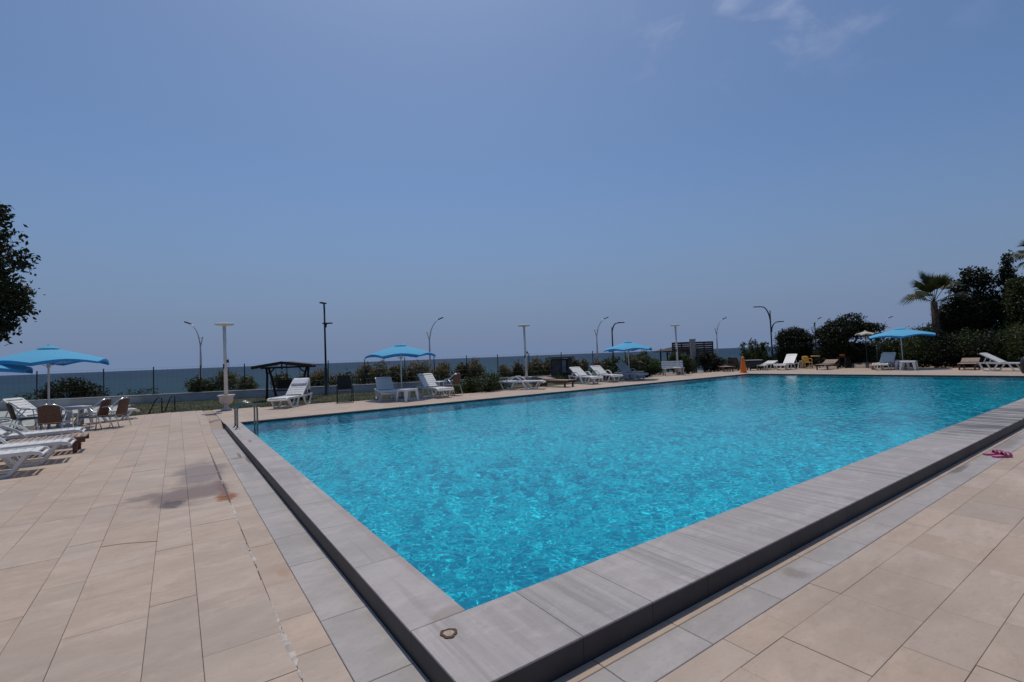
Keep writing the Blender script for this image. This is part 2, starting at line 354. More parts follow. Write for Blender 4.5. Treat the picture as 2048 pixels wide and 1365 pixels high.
# mosaic of the basin
t = NT('pool_mosaic')
ch = t.node('ShaderNodeTexVoronoi'); ch.distance = 'CHEBYCHEV'; ch.inputs['Scale'].default_value = 40; ch.inputs['Randomness'].default_value = 0.0; t.L.new(t.pos(), ch.inputs[0])
nn = t.noise(t.pos(), 0.8, 4)
c = t.mix(t.rng(nn, 0.3, 0.7), (0.005, 0.60, 0.715), (0.008, 0.66, 0.775)); c = t.mix(t.math('MULTIPLY', ch.outputs['Color'], 0.12), c, (0.02, 0.67, 0.78))
t.col(c); t.b.inputs['Roughness'].default_value = 0.4; m_basin = t.m
# water: a clear rippled surface
t = NT('pool_water'); t.N.remove(t.b)
rf = t.node('ShaderNodeBsdfRefraction'); rf.inputs['IOR'].default_value = 1.33; rf.inputs['Roughness'].default_value = 0.0; rf.inputs['Color'].default_value = (0.55, 0.965, 0.99, 1)
gl = t.node('ShaderNodeBsdfGlossy'); gl.inputs['Roughness'].default_value = 0.10
fr = t.node('ShaderNodeFresnel'); fr.inputs['IOR'].default_value = 1.33; mx = t.node('ShaderNodeMixShader')
t.L.new(fr.outputs[0], mx.inputs[0]); t.L.new(rf.outputs[0], mx.inputs[1]); t.L.new(gl.outputs[0], mx.inputs[2]); t.L.new(mx.outputs[0], t.out.inputs[0]); m_water = t.m
# sea
t = NT('sea_water')
n1_ = t.noise(t.pos((0.02, 0.05, 1)), 1.0, 5); n2_ = t.noise(t.pos((0.25, 0.8, 1)), 1.0, 6, 0.65)
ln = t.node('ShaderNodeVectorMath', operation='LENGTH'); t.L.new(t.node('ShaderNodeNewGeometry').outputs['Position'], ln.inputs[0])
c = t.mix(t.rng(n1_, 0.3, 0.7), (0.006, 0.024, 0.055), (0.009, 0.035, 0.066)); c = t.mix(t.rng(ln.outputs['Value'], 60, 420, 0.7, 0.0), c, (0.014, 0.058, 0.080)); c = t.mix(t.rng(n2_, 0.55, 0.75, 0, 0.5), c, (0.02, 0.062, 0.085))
t.col(c); t.b.inputs['Roughness'].default_value = 0.5; t.b.inputs['Specular IOR Level'].default_value = 0.07; t.bump(n2_, 0.9, 1.2); m_sea = t.m
# beach, soil and dry grass
t = NT('ground_cover'); na = t.noise(t.pos(), 0.35, 6); nb = t.noise(t.pos(), 5, 6)
c = t.mix(t.rng(na, 0.35, 0.65), (0.17, 0.115, 0.075), (0.25, 0.185, 0.13)); c = t.mix(t.rng(nb, 0.5, 0.8, 0, 0.6), c, (0.09, 0.075, 0.04)); t.col(c)
t.b.inputs['Roughness'].default_value = 0.95; t.bump(nb, 0.6, 0.05); m_ground = t.m
t = NT('lawn_soil'); na = t.noise(t.pos(), 0.6, 5); nb = t.noise(t.pos(), 9, 6)
c = t.mix(t.rng(na, 0.42, 0.6), (0.020, 0.034, 0.009), (0.062, 0.050, 0.020)); c = t.mix(t.rng(nb, 0.45, 0.8, 0, 0.6), c, (0.03, 0.04, 0.012)); t.col(c)
t.b.inputs['Roughness'].default_value = 0.95; t.bump(nb, 0.8, 0.04); m_lawn = t.m

# ------------------------------------------------------------------ setting: ground, sea
PL, PW = 12.10, 24.9                     # pool size
FAR = 0.135                              # level of the deck beyond the pool
WA = Vector((-12.0, 30.1, 0)); WDIR = Vector((1, -0.41, 0)).normalized(); WNRM = Vector((0.41, 1, 0)).normalized()
def shore(s_, t_):                       # along / across the garden wall
    p = WA + WDIR*s_ + WNRM*t_; return p.x, p.y
m = MB(); prof = [(0.0, -0.08), (0.6, 0.0), (3.0, -0.35), (7, -1.35), (16, -1.75), (46, -1.9), (62, -3.0), (30000, -40.0)]
ss = [-9000, -400, -60, -25, -10, 0, 8, 16, 24, 32, 42, 60, 110, 400, 9000]
for (t_, z_) in prof:
    for s_ in ss: m.v.append((*shore(s_, t_), z_ + (random.uniform(-.06, .06) if 1 < t_ < 50 else 0)))
n_ = len(ss)
for i in range(len(prof)-1):
    for j in range(n_-1): m.f.append((i*n_+j, i*n_+j+1, (i+1)*n_+j+1, (i+1)*n_+j))
Wl, Wr = shore(-9000, 0), shore(9000, 0); e0, e1, f0, f1 = -0.2, PW+0.2, -0.3, PL+0.2          # inland part, open where the pool is
wy_ = lambda x: WA.y-0.41*(x-WA.x)
m.add([(*Wl, -.08), (Wl[0], -9000, -.08), (e0, -9000, -.08), (e0, f0, -.08), (e0, f1, -.08), (e0, wy_(e0), -.08), (e1, -9000, -.08), (e1, f0, -.08), (e1, f1, -.08), (e1, wy_(e1), -.08), (Wr[0], -9000, -.08), (*Wr, -.08)],
      [(0, 1, 2, 3, 4, 5), (2, 6, 7, 3), (4, 8, 9, 5), (6, 10, 11, 9, 8, 7)])
tag(m.build('ground', m_ground), kind='structure')
m = MB(); ts = [40, 60, 90, 140, 220, 400, 900, 2500, 8000, 30000]
for t_ in ts:
    for s_ in (-30000, -2000, -300, -60, 0, 60, 300, 2000, 30000): m.v.append((*shore(s_, t_), -2.0))
for i in range(len(ts)-1):
    for j in range(8): m.f.append((i*9+j, i*9+j+1, (i+1)*9+j+1, (i+1)*9+j))
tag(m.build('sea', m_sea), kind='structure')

# ------------------------------------------------------------------ deck with tiles
def smooth(a, b, x): 
    k = min(1, max(0, (x-a)/(b-a))); return k*k*(3-2*k)
def hdeck(x, y):
    if y < 11.9: return FAR if x > PW+0.02 and y > -0.6 else 0.0
    if x >= -0.37: return FAR
    k = smooth(-0.37, -6.0, x)                       # the ramp gets longer away from the pool corner
    return FAR*smooth(12.1, 13.3+1.5*k, y)*(1-k)
def grass_edge(x):                                   # where the paving ends on the sea side
    pts = [(-30, 18.6), (-2.1, 17.95), (0.75, 16.8), (4.0, 15.95), (7.8, 15.25), (13, 15.3), (40, 15.3)]
    for (xa, ya), (xb, yb) in zip(pts, pts[1:]):
        if x <= xb: return ya+(yb-ya)*(x-xa)/(xb-xa)
    return 15.3
deck_m = MB()
def sheet(x0, x1, y0, y1, nx, ny, z=-0.014, edge=False):
    o = len(deck_m.v)
    for j in range(ny+1):
        for i in range(nx+1):
            x = x0+(x1-x0)*i/nx; yt = grass_edge(x) if edge else y1; y = y0+(yt-y0)*j/ny
            deck_m.v.append((x, y, hdeck(min(x, -0.38) if x1 < 0 else max(x, -0.36), y)+z))
    for j in range(ny):
        for i in range(nx):
            a = o+j*(nx+1)+i; deck_m.f.append((a, a+1, a+nx+2, a+nx+1))
sheet(-16, -0.345, -12, 11.9, 4, 4); sheet(-16, -0.345, 11.9, 18, 16, 16, edge=True)
sheet(-0.36, 32.0, PL+0.01, 15.3, 40, 6, edge=True); sheet(PW+0.01, 32.0, -0.6, PL, 4, 4); sheet(-0.36, 45, -12, -0.62, 4, 4)
deck = tag(deck_m.build('pool_deck', m_grout), kind='structure')

tiles = []                                            # (x0,x1,y0,y1,kind)
xe = [-0.648, -0.855, -1.26, -1.53, -1.95, -2.21, -2.63]
w_ = 0
while xe[-1] > -9.5:
    xe.append(xe[-1]-(0.27 if w_ % 2 == 0 else 0.42)); w_ += 1
R2 = random.Random(5)
for xa, xb in zip(xe, xe[1:]):
    y = -3.0+R2.uniform(-0.5, 0)
    lim = grass_edge((xa+xb)/2)
    while y < lim-0.05:
        L = R2.choice((0.45, 0.6, 0.6, 0.9)); y1 = min(y+L, lim); 
        if lim-y1 < 0.2: y1 = lim
        tiles.append((xb, xa, y, y1)); y = y1
ye = [-0.921, -1.11, -1.53, -1.80, -2.22, -2.50, -2.92, -3.3]
for ya, yb in zip(ye, ye[1:]):
    x = -0.648+R2.uniform(0, 0.3)
    if yb < -1.2: x = -0.648
    while x < 13.0:
        L = R2.choice((0.42, 0.6, 0.6, 0.75, 0.9)); tiles.append((x, x+L, yb, ya)); x += L
far_rows = [PL+0.02]
while far_rows[-1] < 18.2: far_rows.append(far_rows[-1]+(0.42 if len(far_rows) % 2 else 0.3))
for ya, yb in zip(far_rows, far_rows[1:]):
    x = -0.36
    while x < 31.9:
        L = R2.choice((0.5, 0.6, 0.8)); lim = grass_edge(x+L/2)
        if yb <= lim+0.12: tiles.append((x, min(x+L, 31.95), ya, min(yb, lim)))
        x += L
x = PW+0.02
while x < 31.6:
    y = -0.6
    while y < PL-0.05:
        y1 = min(y+R2.choice((0.5, 0.6, 0.8)), PL); tiles.append((x, x+0.42, y, y1)); y = y1
    x += 0.42
def parea(q):
    x0, x1, y0, y1 = q; z = hdeck((x0+x1)/2, (y0+y1)/2)
    P = [proj(x, y, z) for x, y in ((x0, y0), (x1, y0), (x1, y1), (x0, y1))]
    if any(p is None for p in P): return 0.0
    cx = sum(p[0] for p in P)/4; cy = sum(p[1] for p in P)/4
    if cx < -120 or cx > 2170 or cy > 1480: return 0.0
    return abs(sum(P[i][0]*P[(i+1) % 4][1]-P[(i+1) % 4][0]*P[i][1] for i in range(4)))/2
tiles.sort(key=parea, reverse=True)
def tile_geo(mb, q, g=0.0024, th=0.016):
    x0, x1, y0, y1 = q; gx, gy = (g, .0016) if x1 < -.4 else (.0022, g*.8); x0 += gx/2; x1 -= gx/2; y0 += gy/2; y1 -= gy/2; c = 0.0016
    j = R2.uniform(-0.0016, 0.0016); o = len(mb.v); cx = (x0+x1)/2
    def h(x, y): return hdeck(min(max(x, x0), x1) if cx < -0.4 else max(x, -0.355), y)+j
    ring = ((x0, y0), (x1, y0), (x1, y1), (x0, y1)); inn = ((x0+c, y0+c), (x1-c, y0+c), (x1-c, y1-c), (x0+c, y1-c))
    mb.v += [(x, y, h(x, y)-th) for x, y in ring]+[(x, y, h(x, y)-c) for x, y in ring]+[(x, y, h(x, y)) for x, y in inn]
    mb.f += [(o+i, o+(i+1) % 4, o+(i+1) % 4+4, o+i+4) for i in range(4)]+[(o+i+4, o+(i+1) % 4+4, o+(i+1) % 4+8, o+i+8) for i in range(4)]+[(o+8, o+9, o+10, o+11)]
for q in tiles[:300]:
    mb = MB(); tile_geo(mb, q); mb.build('tile', m_trav, deck)
mb = MB()
for q in tiles[300:]: tile_geo(mb, q)
tag(mb.build('tile_field', m_trav_far, deck), kind='stuff')
# crumbling mortar line in the deck along the pool, and one open crack
mb = MB(); y = -1.0; pv = None; jit = 0.0
while y < 6.0:
    env = max(math.exp(-((y-.55)/.5)**2), .8*math.exp(-((y-3.6)/.45)**2), .5*math.exp(-((y-2.2)/.4)**2), .5*math.exp(-((y-5.4)/.2)**2))
    jit = .8*jit+R2.uniform(-.35, .35); wd = .019*env*(.75+.9*jit); xx = -.858+.004*math.sin(y*7)+.004*jit
    if wd > .0035:
        o = len(mb.v); a1, a2 = R2.uniform(.7, 1.3), R2.uniform(.7, 1.3); mb.v += [(xx-wd*a1, y, .0005), (xx-wd*.4, y, .0030), (xx+wd*.4, y, .0030), (xx+wd*a2, y, .0005)]
        if pv is not None: mb.f += [(pv+i, pv+i+1, o+i+1, o+i) for i in range(3)]
        pv = o
    else: pv = None
    y += .018
mb.build('mortar_line', m_mortar, deck)
mb = MB(); y = 1.6; pv = None
while y < 9.0:
    wd = .003+.010*max(0, math.sin(y*.62-2.2))*R2.uniform(.6, 1.2); o = len(mb.v); xx = -.857+R2.uniform(-.003, .003); mb.v += [(xx-wd, y, .0021), (xx+wd, y, .0021)]
    if pv is not None and not 3.0 < y < 4.15 and R2.random() > .1: mb.f.append((pv, pv+1, o+1, o))
    pv = o; y += .05
mb.build('grime_line', m_grime, deck)
mb = MB(); pts = [(-1.95+0.43*i/12, 3.33-0.19*(i/12)**1.6+R2.uniform(-.006, .006)) for i in range(13)]
for i in range(12):
    (xa, ya), (xb, yb) = pts[i], pts[i+1]; mb.add([(xa, ya-.004, .0022), (xb, yb-.004, .0022), (xb, yb+.004, .0022), (xa, ya+.004, .0022)], [(0, 1, 2, 3)])
mb.build('crack', m_black, deck)

# coping round the near sides, its edge coloured dark as in shade, and the grey strip at its foot
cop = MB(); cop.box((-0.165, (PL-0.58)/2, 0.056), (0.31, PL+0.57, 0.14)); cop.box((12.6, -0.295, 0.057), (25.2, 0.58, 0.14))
coping = tag(cop.build('pool_coping', m_edge_shade), kind='structure')
y = 0.004
while y < PL-0.01:
    y1 = min(y+R2.choice((0.8, 0.9, 1.0)), PL)
    if PL-y1 < 0.3: y1 = PL
    MB().cbox(-0.342, 0.0, y+.0015, y1-.0015, 0.129, 0.14, 0.0025).build('coping_slab', m_grey_left, coping)
    MB().cbox(-0.340, -0.318, y+.0015, y1-.0015, -0.01, 0.1285, 0.001).build('edge_slab', m_edge_shade, coping); y = y1
MB().cbox(-0.340, -0.318, -0.606, 0.0025, -0.01, 0.1285, 0.001).build('edge_slab', m_edge_shade, coping)
x = -0.342
while x < 25.2:
    x1 = x+R2.choice((0.48, 0.55, 0.62)); x1 = max(x1, 0.35) if x < -0.3 else x1
    MB().cbox(x+.0015, x1-.0015, -0.608, 0.0 if x > -0.3 else 0.002, 0.129, 0.14, 0.0025).build('coping_slab', m_grey, coping)
    MB().cbox(x+.0015+(0.026 if x < -0.3 else 0), x1-.0015, -0.606, -0.584, -0.01, 0.1285, 0.001).build('edge_slab', m_edge_shade, coping); x = x1
strip = MB(); strip.box((-0.495, 5.6, -0.012), (0.29, 13.4, 0.01)); strip.box((12.4, -0.765, -0.012), (26, 0.30, 0.01))
strip = tag(strip.build('drain_strip', m_grout), kind='structure')
y = -0.95
while y < 12.0:
    y1 = min(y+R2.choice((0.75, 0.9, 1.0)), 12.1); MB().cbox(-0.646, -0.344, y+.002, y1-.002, -0.012, 0.001, 0.003).build('strip_slab', m_grey2, strip); y = y1
x = -0.342
while x < 14:
    x1 = x+R2.choice((0.6, 0.75, 0.9)); MB().cbox(x+.002, x1-.002, -0.919, -0.694, -0.012, 0.001, 0.003).build('strip_slab', m_grey2, strip)
    MB().cbox(x+.002, x1-.002, -0.690, -0.610, -0.012, 0.0005, 0.003).build('strip_slab', m_trav, strip); x = x1

# ------------------------------------------------------------------ pool basin and water
D = -1.35; WZ = 0.072
bs = MB(); bs.v = [(0, 0, D), (PW, 0, D), (PW, PL, D), (0, PL, D), (0, 0, 0.1), (PW, 0, 0.1), (PW, PL, 0.118), (0, PL, 0.118)]
bs.f = [(0, 1, 2, 3), (0, 4, 5, 1), (1, 5, 6, 2), (2, 6, 7, 3), (3, 7, 4, 0)]
basin = tag(bs.build('pool_basin', m_basin), kind='structure')
ed = MB(); ed.box((PW/2-0.18, PL+0.025, 0.073), (PW+0.36, 0.074, 0.09)); tag(ed.build('far_pool_edge', m_edge_shade), kind='structure')  # pool wall above the water, its shade put into the dark colour
ed2 = MB(); ed2.box((PW+0.025, PL/2-.02, 0.073), (0.074, PL, 0.09)); tag(ed2.build('right_pool_edge', m_edge_shade), kind='structure')
def spacing(ln, mn, mx, g):
    xs = [0.0]; s = mn
    while xs[-1] < ln: xs.append(xs[-1]+s); s = min(mx, s*g)
    xs = np.array(xs); return xs*ln/xs[-1]
xs = spacing(PW-0.004, .015, .034, 1.003)+.002; ys = spacing(PL-0.004, .015, .032, 1.003)+.002
X, Y = np.meshgrid(xs, ys); rg = np.random.default_rng(3); Z = np.zeros_like(X)
DX = np.maximum(np.gradient(xs)[None, :], np.gradient(ys)[:, None])
for i in range(110):
    lam = math.exp(rg.uniform(math.log(.05), math.log(0.34))); th = rg.normal(0.9, 1.0); k = 2*math.pi/lam
    a = lam*0.0042*rg.uniform(.4, 1)*(1.35 if lam < .16 else 0.62); ph = rg.uniform(0, 6.28)
    wx = X+.13*np.sin(Y*1.7+i)+.08*np.sin(X*2.9+i*2); wy = Y+.10*np.sin(X*2.1+i*1.3)+.06*np.sin(Y*3.7+i)
    Z += np.clip(lam/(2.4*DX)-.7, 0, 1)*a*np.sin(k*(wx*math.cos(th)+wy*math.sin(th))+ph)*(0.55+0.45*np.sin(X*rg.uniform(.4, 1.6)+Y*rg.uniform(.4, 1.6)+ph))
Z *= 0.72*(1+0.85*np.clip((X*.82+Y*.57-3)/16, 0, 1))
nx, ny = len(xs), len(ys); idx = np.arange(nx*ny).reshape(ny, nx)
water = raw('pool_water', np.stack([X, Y, Z+WZ], -1).reshape(-1, 3), np.stack([idx[:-1, :-1], idx[:-1, 1:], idx[1:, 1:], idx[1:, :-1]], -1).reshape(-1, 4), m_water, smooth=True)
tag(water, kind='structure'); water.cycles.is_caustics_caster = True; basin.cycles.is_caustics_receiver = True

# ------------------------------------------------------------------ lawn and pale paving on the sea side
def wall_y(x): return WA.y-0.41*(x-WA.x)
lw = MB(); xs_ = [-3.1, -2.1, -1, 0.75, 2.5, 4, 6, 7.8, 10, 13, 17, 21, 26, 31]
for x in xs_:
    ya = grass_edge(x)-0.02; yb = max(wall_y(x)-0.02, ya+0.5)
    for j in range(5): 
        k = j/4; lw.v.append((x, ya+(yb-ya)*k, (hdeck(max(x, -0.36) if x > -0.4 else x, ya)-0.03)*(1-k)+0.03*k))
for i in range(len(xs_)-1):
    for j in range(4): a = i*5+j; lw.f.append((a, a+5, a+6, a+1))
lawn = tag(lw.build('lawn', m_lawn, smooth=True), kind='structure')
def blades(n, pick, h0, h1, wd):
    v = np.zeros((n, 3, 3), np.float32); k = 0
    while k < n:
        p = pick()
        if p is None: continue
        x, y, z = p; a = random.uniform(0, 6.28); h = random.uniform(h0, h1); lx, ly = random.gauss(0, .35)*h, random.gauss(0, .35)*h
        v[k] = ((x-wd*math.cos(a), y-wd*math.sin(a), z), (x+wd*math.cos(a), y+wd*math.sin(a), z), (x+lx, y+ly, z+h)); k += 1
    return v.reshape(-1, 3), np.arange(n*3).reshape(-1, 3)
def pick_lawn():
    x = random.uniform(-3.0, 12.0); ya = grass_edge(x); yb = wall_y(x)-0.1
    if yb < ya+.1: return None
    k = random.random()**1.3; return x, ya+(yb-ya)*k, (hdeck(x, ya)-0.035)*(1-k)+0.025*k
v, f = blades(26000, pick_lawn, 0.02, 0.07, 0.006); tag(raw('lawn_grass', v, f, m_grass), 'short green grass on the lawn strip below the white wall', 'grass', kind='stuff')
def pick_dry():
    x = random.uniform(-3.0, 1.5); ya = grass_edge(x); k = random.random(); return x, ya+0.1+(4.2)*k, 0.0
v, f = blades(5000, pick_dry, 0.02, 0.08, 0.006); tag(raw('dry_grass', v, f, m_dry), 'dry brown grass beside the black handrails', 'dry grass', kind='stuff')
pp = MB(); pp.add([(-16, 15.3, 0.012), (-4.2, 15.3, 0.012), (-3.1, 18.2, 0.012), (-3.1, 26.2, 0.012), (-16, 31.5, 0.012)], [(0, 1, 2, 3, 4)])
tag(pp.build('pale_paving', m_palepave), kind='structure')

# ------------------------------------------------------------------ garden wall and fence
wl = thing('garden_wall', 'low whitewashed wall running between the lawn and the sea', 'wall')
m = MB(); seg = 0.0
wa, wb = -4.0, 36.0
def wallpt(s_, off, z): p = WA + WDIR*s_ + WNRM*off; return (p.x, p.y, z)
ns = 40
for i in range(ns+1):
    s_ = wa+(wb-wa)*i/ns; j = random.uniform(-.012, .012)
    m.v += [wallpt(s_, 0, -0.4), wallpt(s_, 0, 0.385+j), wallpt(s_, 0.2, 0.385+j), wallpt(s_, 0.2, -0.4)]
for i in range(ns):
    for k in range(3): a = i*4+k; m.f.append((a, a+4, a+5, a+1))
m.build('wall_body', m_wall, wl)
m = MB(); m2_ = []
for i in range(ns+1):
    s_ = wa+(wb-wa)*i/ns
    m.v += [wallpt(s_, -0.02, 0.388), wallpt(s_, -0.02, 0.425), wallpt(s_, 0.22, 0.425), wallpt(s_, 0.22, 0.388)]
for i in range(ns):
    for k in range(4): a = i*4; m.f.append((a+k, a+4+k, a+4+(k+1) % 4, a+(k+1) % 4))
m.build('wall_cap', m_wall, wl)
def wall_s(px):                                         # distance along the wall seen in photo column px
    a = fw+rt*((px-1024)/FPX); a = a-up*(a.z/up.z+0.04)
    w = WA-CAM; return -(w.x*a.y-w.y*a.x)/(WDIR.x*a.y-WDIR.y*a.x)
fence = thing('wire_fence', 'thin wire mesh fence with dark posts on top of the white wall', 'fence', (*wallpt(0, 0.1, 0)[:2], 0.42), math.atan2(WDIR.y, WDIR.x))
post_me = MB().tube([(0, 0, -0.05), (0, 0, 1.32)], 0.024, 6).mesh('post', m_post)
posts = [wall_s(p) for p in (-60, 70, 205, 305, 400, 488, 573, 656, 730, 810, 870, 935, 997, 1060, 1125, 1188, 1253, 1325, 1400)]
for s_ in posts: link('post', post_me, fence, (s_, 0, 0), (random.uniform(-.02, .02), random.uniform(-.015, .015), 0))
m = MB()
for z_ in (0.05, 0.3, 0.55, 0.8, 1.05, 1.27): m.tube([(posts[0], 0, z_), (posts[-1], 0, z_)], 0.0028, 3, False)
s_ = posts[0]
while s_ < posts[-1]: m.tube([(s_, 0, 0.05), (s_, 0, 1.27)], 0.0016, 3, False); s_ += 0.22
m.build('wire_mesh', m_post, fence)

# ------------------------------------------------------------------ loungers
R = math.radians
LEG_FRONT = [(.80, .33), (.60, .03), (.52, .018), (.30, .018), (.22, .04), (.06, .33)]
LEG_REAR = [(-.30, .33), (-.46, .04), (-.54, .018), (-.74, .018), (-.80, .05), (-.93, .34)]
RAIL = [(.985, .285), (.96, .325), (.86, .35), (.3, .345), (-.3, .345), (-.97, .365)]
ME = {}
def lounger_meshes(mat, key):
    d = {}
    for s in (-1, 1):
        d['rail', s] = MB().sweep(RAIL, s*.315, .05, .055).mesh('side_rail', mat)
        d['lf', s] = MB().sweep(LEG_FRONT, s*.30, .045, .05).mesh('leg', mat)
        d['lr', s] = MB().sweep(LEG_REAR, s*.30, .045, .05).mesh('leg', mat)
        arc = [(.30-.10*0, .05), (.16, .25), (-.02, .46), (-.2, .565), (-.38, .56), (-.54, .47), (-.66, .34)]
        d['arm', s] = MB().sweep(arc, s*.355, .04, .045).mesh('armrest', mat)
    d['slat'] = MB().cbox(-.0515, .0515, -.29, .29, -.012, .012, .006).mesh('slat', mat)
    d['end'] = MB().sweep([(.955, .30), (.985, .285)], 0, .60, .05).mesh('end_bar', mat)
    bm = MB(); bm.box((-.40, -.285, 0), (.80, .05, .045)); bm.box((-.40, .285, 0), (.80, .05, .045)); bm.box((-.79, 0, 0), (.07, .53, .04))
    d['back'] = bm.mesh('backrest', mat)
    d['strut'] = MB().sweep([(-.45, 0), (-.62, -.0)], 0, .02, .02).mesh('strut', mat)
    ME[key] = d
lounger_meshes(m_white, 'white'); lounger_meshes(m_greyplastic, 'grey')  # grey set: loungers with the parasol shade put into the plastic colour
def lounger(label, x, y, z, heading, angle, arms=False, key='white', group=None):
    """heading: direction of the head end, degrees clockwise from +y; local -x is the head"""
    d = ME[key]; t = thing('sun_lounger', label, 'sun lounger', (x, y, z), R(90-heading)+math.pi, group)
    for s in (-1, 1):
        link('side_rail', d['rail', s], t); link('leg', d['lf', s], t); link('leg', d['lr', s], t)
        if arms: link('armrest', d['arm', s], t)
    link('end_bar', d['end'], t)
    for k in range(10): link('slat', d['slat'], t, (.88-.112*k, 0, .352))
    b = link('backrest', d['back'], t, (-.22, 0, .362), (0, R(angle), 0))
    for k in range(6): link('slat', d['slat'], b, (-.10-.112*k, 0, .006))
    if angle > 15:
        px_, pz_ = -.22-.55*math.cos(R(angle)), .35+.55*math.sin(R(angle))
        for s in (-1, 1): MB().tube([(px_, s*.25, pz_), (min(px_-.12, -.80), s*.25, .37)], .016, 6).build('strut', MATS['white_plastic'] if key == 'white' else m_greyplastic, t)
    return t
WF = 'white plastic sun loungers'
lounger('white plastic lounger with raised back and towel, beside the swing canopy', 1.95, 15.95, FAR-.005, 36, 42, group=WF)
lounger('white lounger left of the small table under the middle blue parasol', 5.15, 15.2, FAR, 12, 34, group=WF)
lounger('white lounger right of the small table under the middle blue parasol', 6.9, 14.75, FAR, 0, 40, group=WF)
lounger('flat white lounger with curved armrests in front of the second disc lamp', 11.1, 14.65, FAR, -40, 0, True, group=WF)
lounger('white lounger with raised back just in front of the wooden hut', 14.95, 14.75, FAR, 8, 32, True, group=WF)
lounger('white lounger with raised back between the hut and the grey lounger', 16.5, 14.9, FAR, 10, 32, True, group=WF)
lounger('greyish lounger in the shade under the blue parasol beyond the hut', 18.05, 14.6, FAR, 10, 40, True, 'grey', group=WF)
lounger('almost flat white lounger just right of the orange cone', 29.6, 13.5, FAR, 85, 12, group=WF)
lounger('white lounger with steep back in front of the round dark bush', 29.7, 12.3, FAR, 88, 44, group=WF)
lounger('white lounger under the blue parasol by the palm, back raised', 29.9, 7.3, FAR, 86, 40, group=WF)
lounger('white lounger seen from the side at the right end of the deck', 28.6, 2.35, FAR, 12, 32, group=WF)
lounger('nearest white lounger at the left edge of the deck', -4.15, 8.55, 0, -92, 32, True, group=WF)
lounger('second nearest white lounger at the left edge, with armrest', -3.95, 9.6, 0, -92, 30, True, group=WF)
lounger('white lounger with raised back behind the wooden slatted lounger at left', -4.05, 11.75, 0, -93, 38, True, group=WF)
lounger('white lounger behind the wicker chairs, foot end towards the handrails', -3.35, 16.75, 0.03, -100, 0, group=WF)
lounger('shaded white lounger behind the table of the wicker chairs', -4.6, 17.1, 0.02, -60, 40, group=WF)
lounger('white lounger with shade put into its grey, behind the leftmost wicker chair', -6.3, 17.0, 0.02, -70, 48, key='grey', group=WF)

rails_me = {}
def wood_lounger(label, x, y, z, heading, angle, top=m_woodtop, group='wooden slatted loungers'):
    t = thing('wooden_lounger', label, 'wooden lounger', (x, y, z), R(90-heading)+math.pi, group)
    if 'slat' not in rails_me:
        for s in (-1, 1): rails_me[s] = MB().box((0, s*.30, .25), (1.92, .035, .10)).mesh('side_rail', m_wood)
        rails_me['leg'] = MB().box((0, 0, .10), (.07, .06, .20)).mesh('leg', m_wood)
        rails_me['slat'] = MB().cbox(-.035, .035, -.325, .325, -.011, .011, .004).mesh('slat', top)
        b = MB(); b.box((-.34, -.28, -.02), (.68, .035, .04)); b.box((-.34, .28, -.02), (.68, .035, .04)); rails_me['back'] = b.mesh('backrest', m_wood)
    for s in (-1, 1): link('side_rail', rails_me[s], t)
    for lx in (-.82, .80):
        for s in (-1, 1): link('leg', rails_me['leg'], t, (lx, s*.27, 0))
    for k in range(13): link('slat', rails_me['slat'], t, (.93-.092*k, 0, .312))
    bk = link('backrest', rails_me['back'], t, (-.25, 0, .335), (0, R(angle), 0))
    for k in range(7): link('slat', rails_me['slat'], bk, (-.05-.092*k, 0, .012))
    return t
wood_lounger('red-brown wooden lounger between the white loungers at the left edge', -3.85, 10.75, 0, -91, 2)
wood_lounger('red-brown wooden lounger in front of the wooden hut, back slightly up', 12.85, 14.5, FAR, -8, 9)
wood_lounger('wooden lounger in front of the spreading tree on the right', 30.1, 10.2, FAR, 86, 18)
wood_lounger('wooden lounger in front of the hedge at far right', 30.1, 4.0, FAR, 84, 16)
wood_lounger('wooden lounger behind the brown plastic chair near the orange cone', 27.4, 15.1, FAR, 40, 6)

# ------------------------------------------------------------------ towel
t = MB(); A_ = R(42); BP = lambda l, o: (-.22-l*math.cos(A_)+o*math.sin(A_), .362+l*math.sin(A_)+o*math.cos(A_))
prof = [BP(.50, .034), BP(.60, .034), BP(.72, .034), BP(.80, .036), BP(.85, .015), BP(.85, -.03), (BP(.84, -.05)[0]-.01, BP(.8, -.05)[1]-.12), (BP(.84, -.05)[0]-.012, BP(.8, -.05)[1]-.34)]
for i, (x_, z_) in enumerate(prof):
    for j in range(7): 
        yy = -.27+.56*j/6; t.v.append((x_+random.uniform(-.008, .008), yy, z_+random.uniform(-.006, .006)))
for i in range(len(prof)-1):
    for j in range(6): a = i*7+j; t.f.append((a, a+1, a+8, a+7))
tw = t.build('towel', m_towel, smooth=True); tw.location = (1.95, 15.95, FAR-.005); tw.rotation_euler = (0, 0, R(54)+math.pi)
sd = tw.modifiers.new('thickness', 'SOLIDIFY'); sd.thickness = 0.014; sd.offset = 1
tag(tw, 'white towel hung over the raised lounger back near the swing canopy', 'towel')

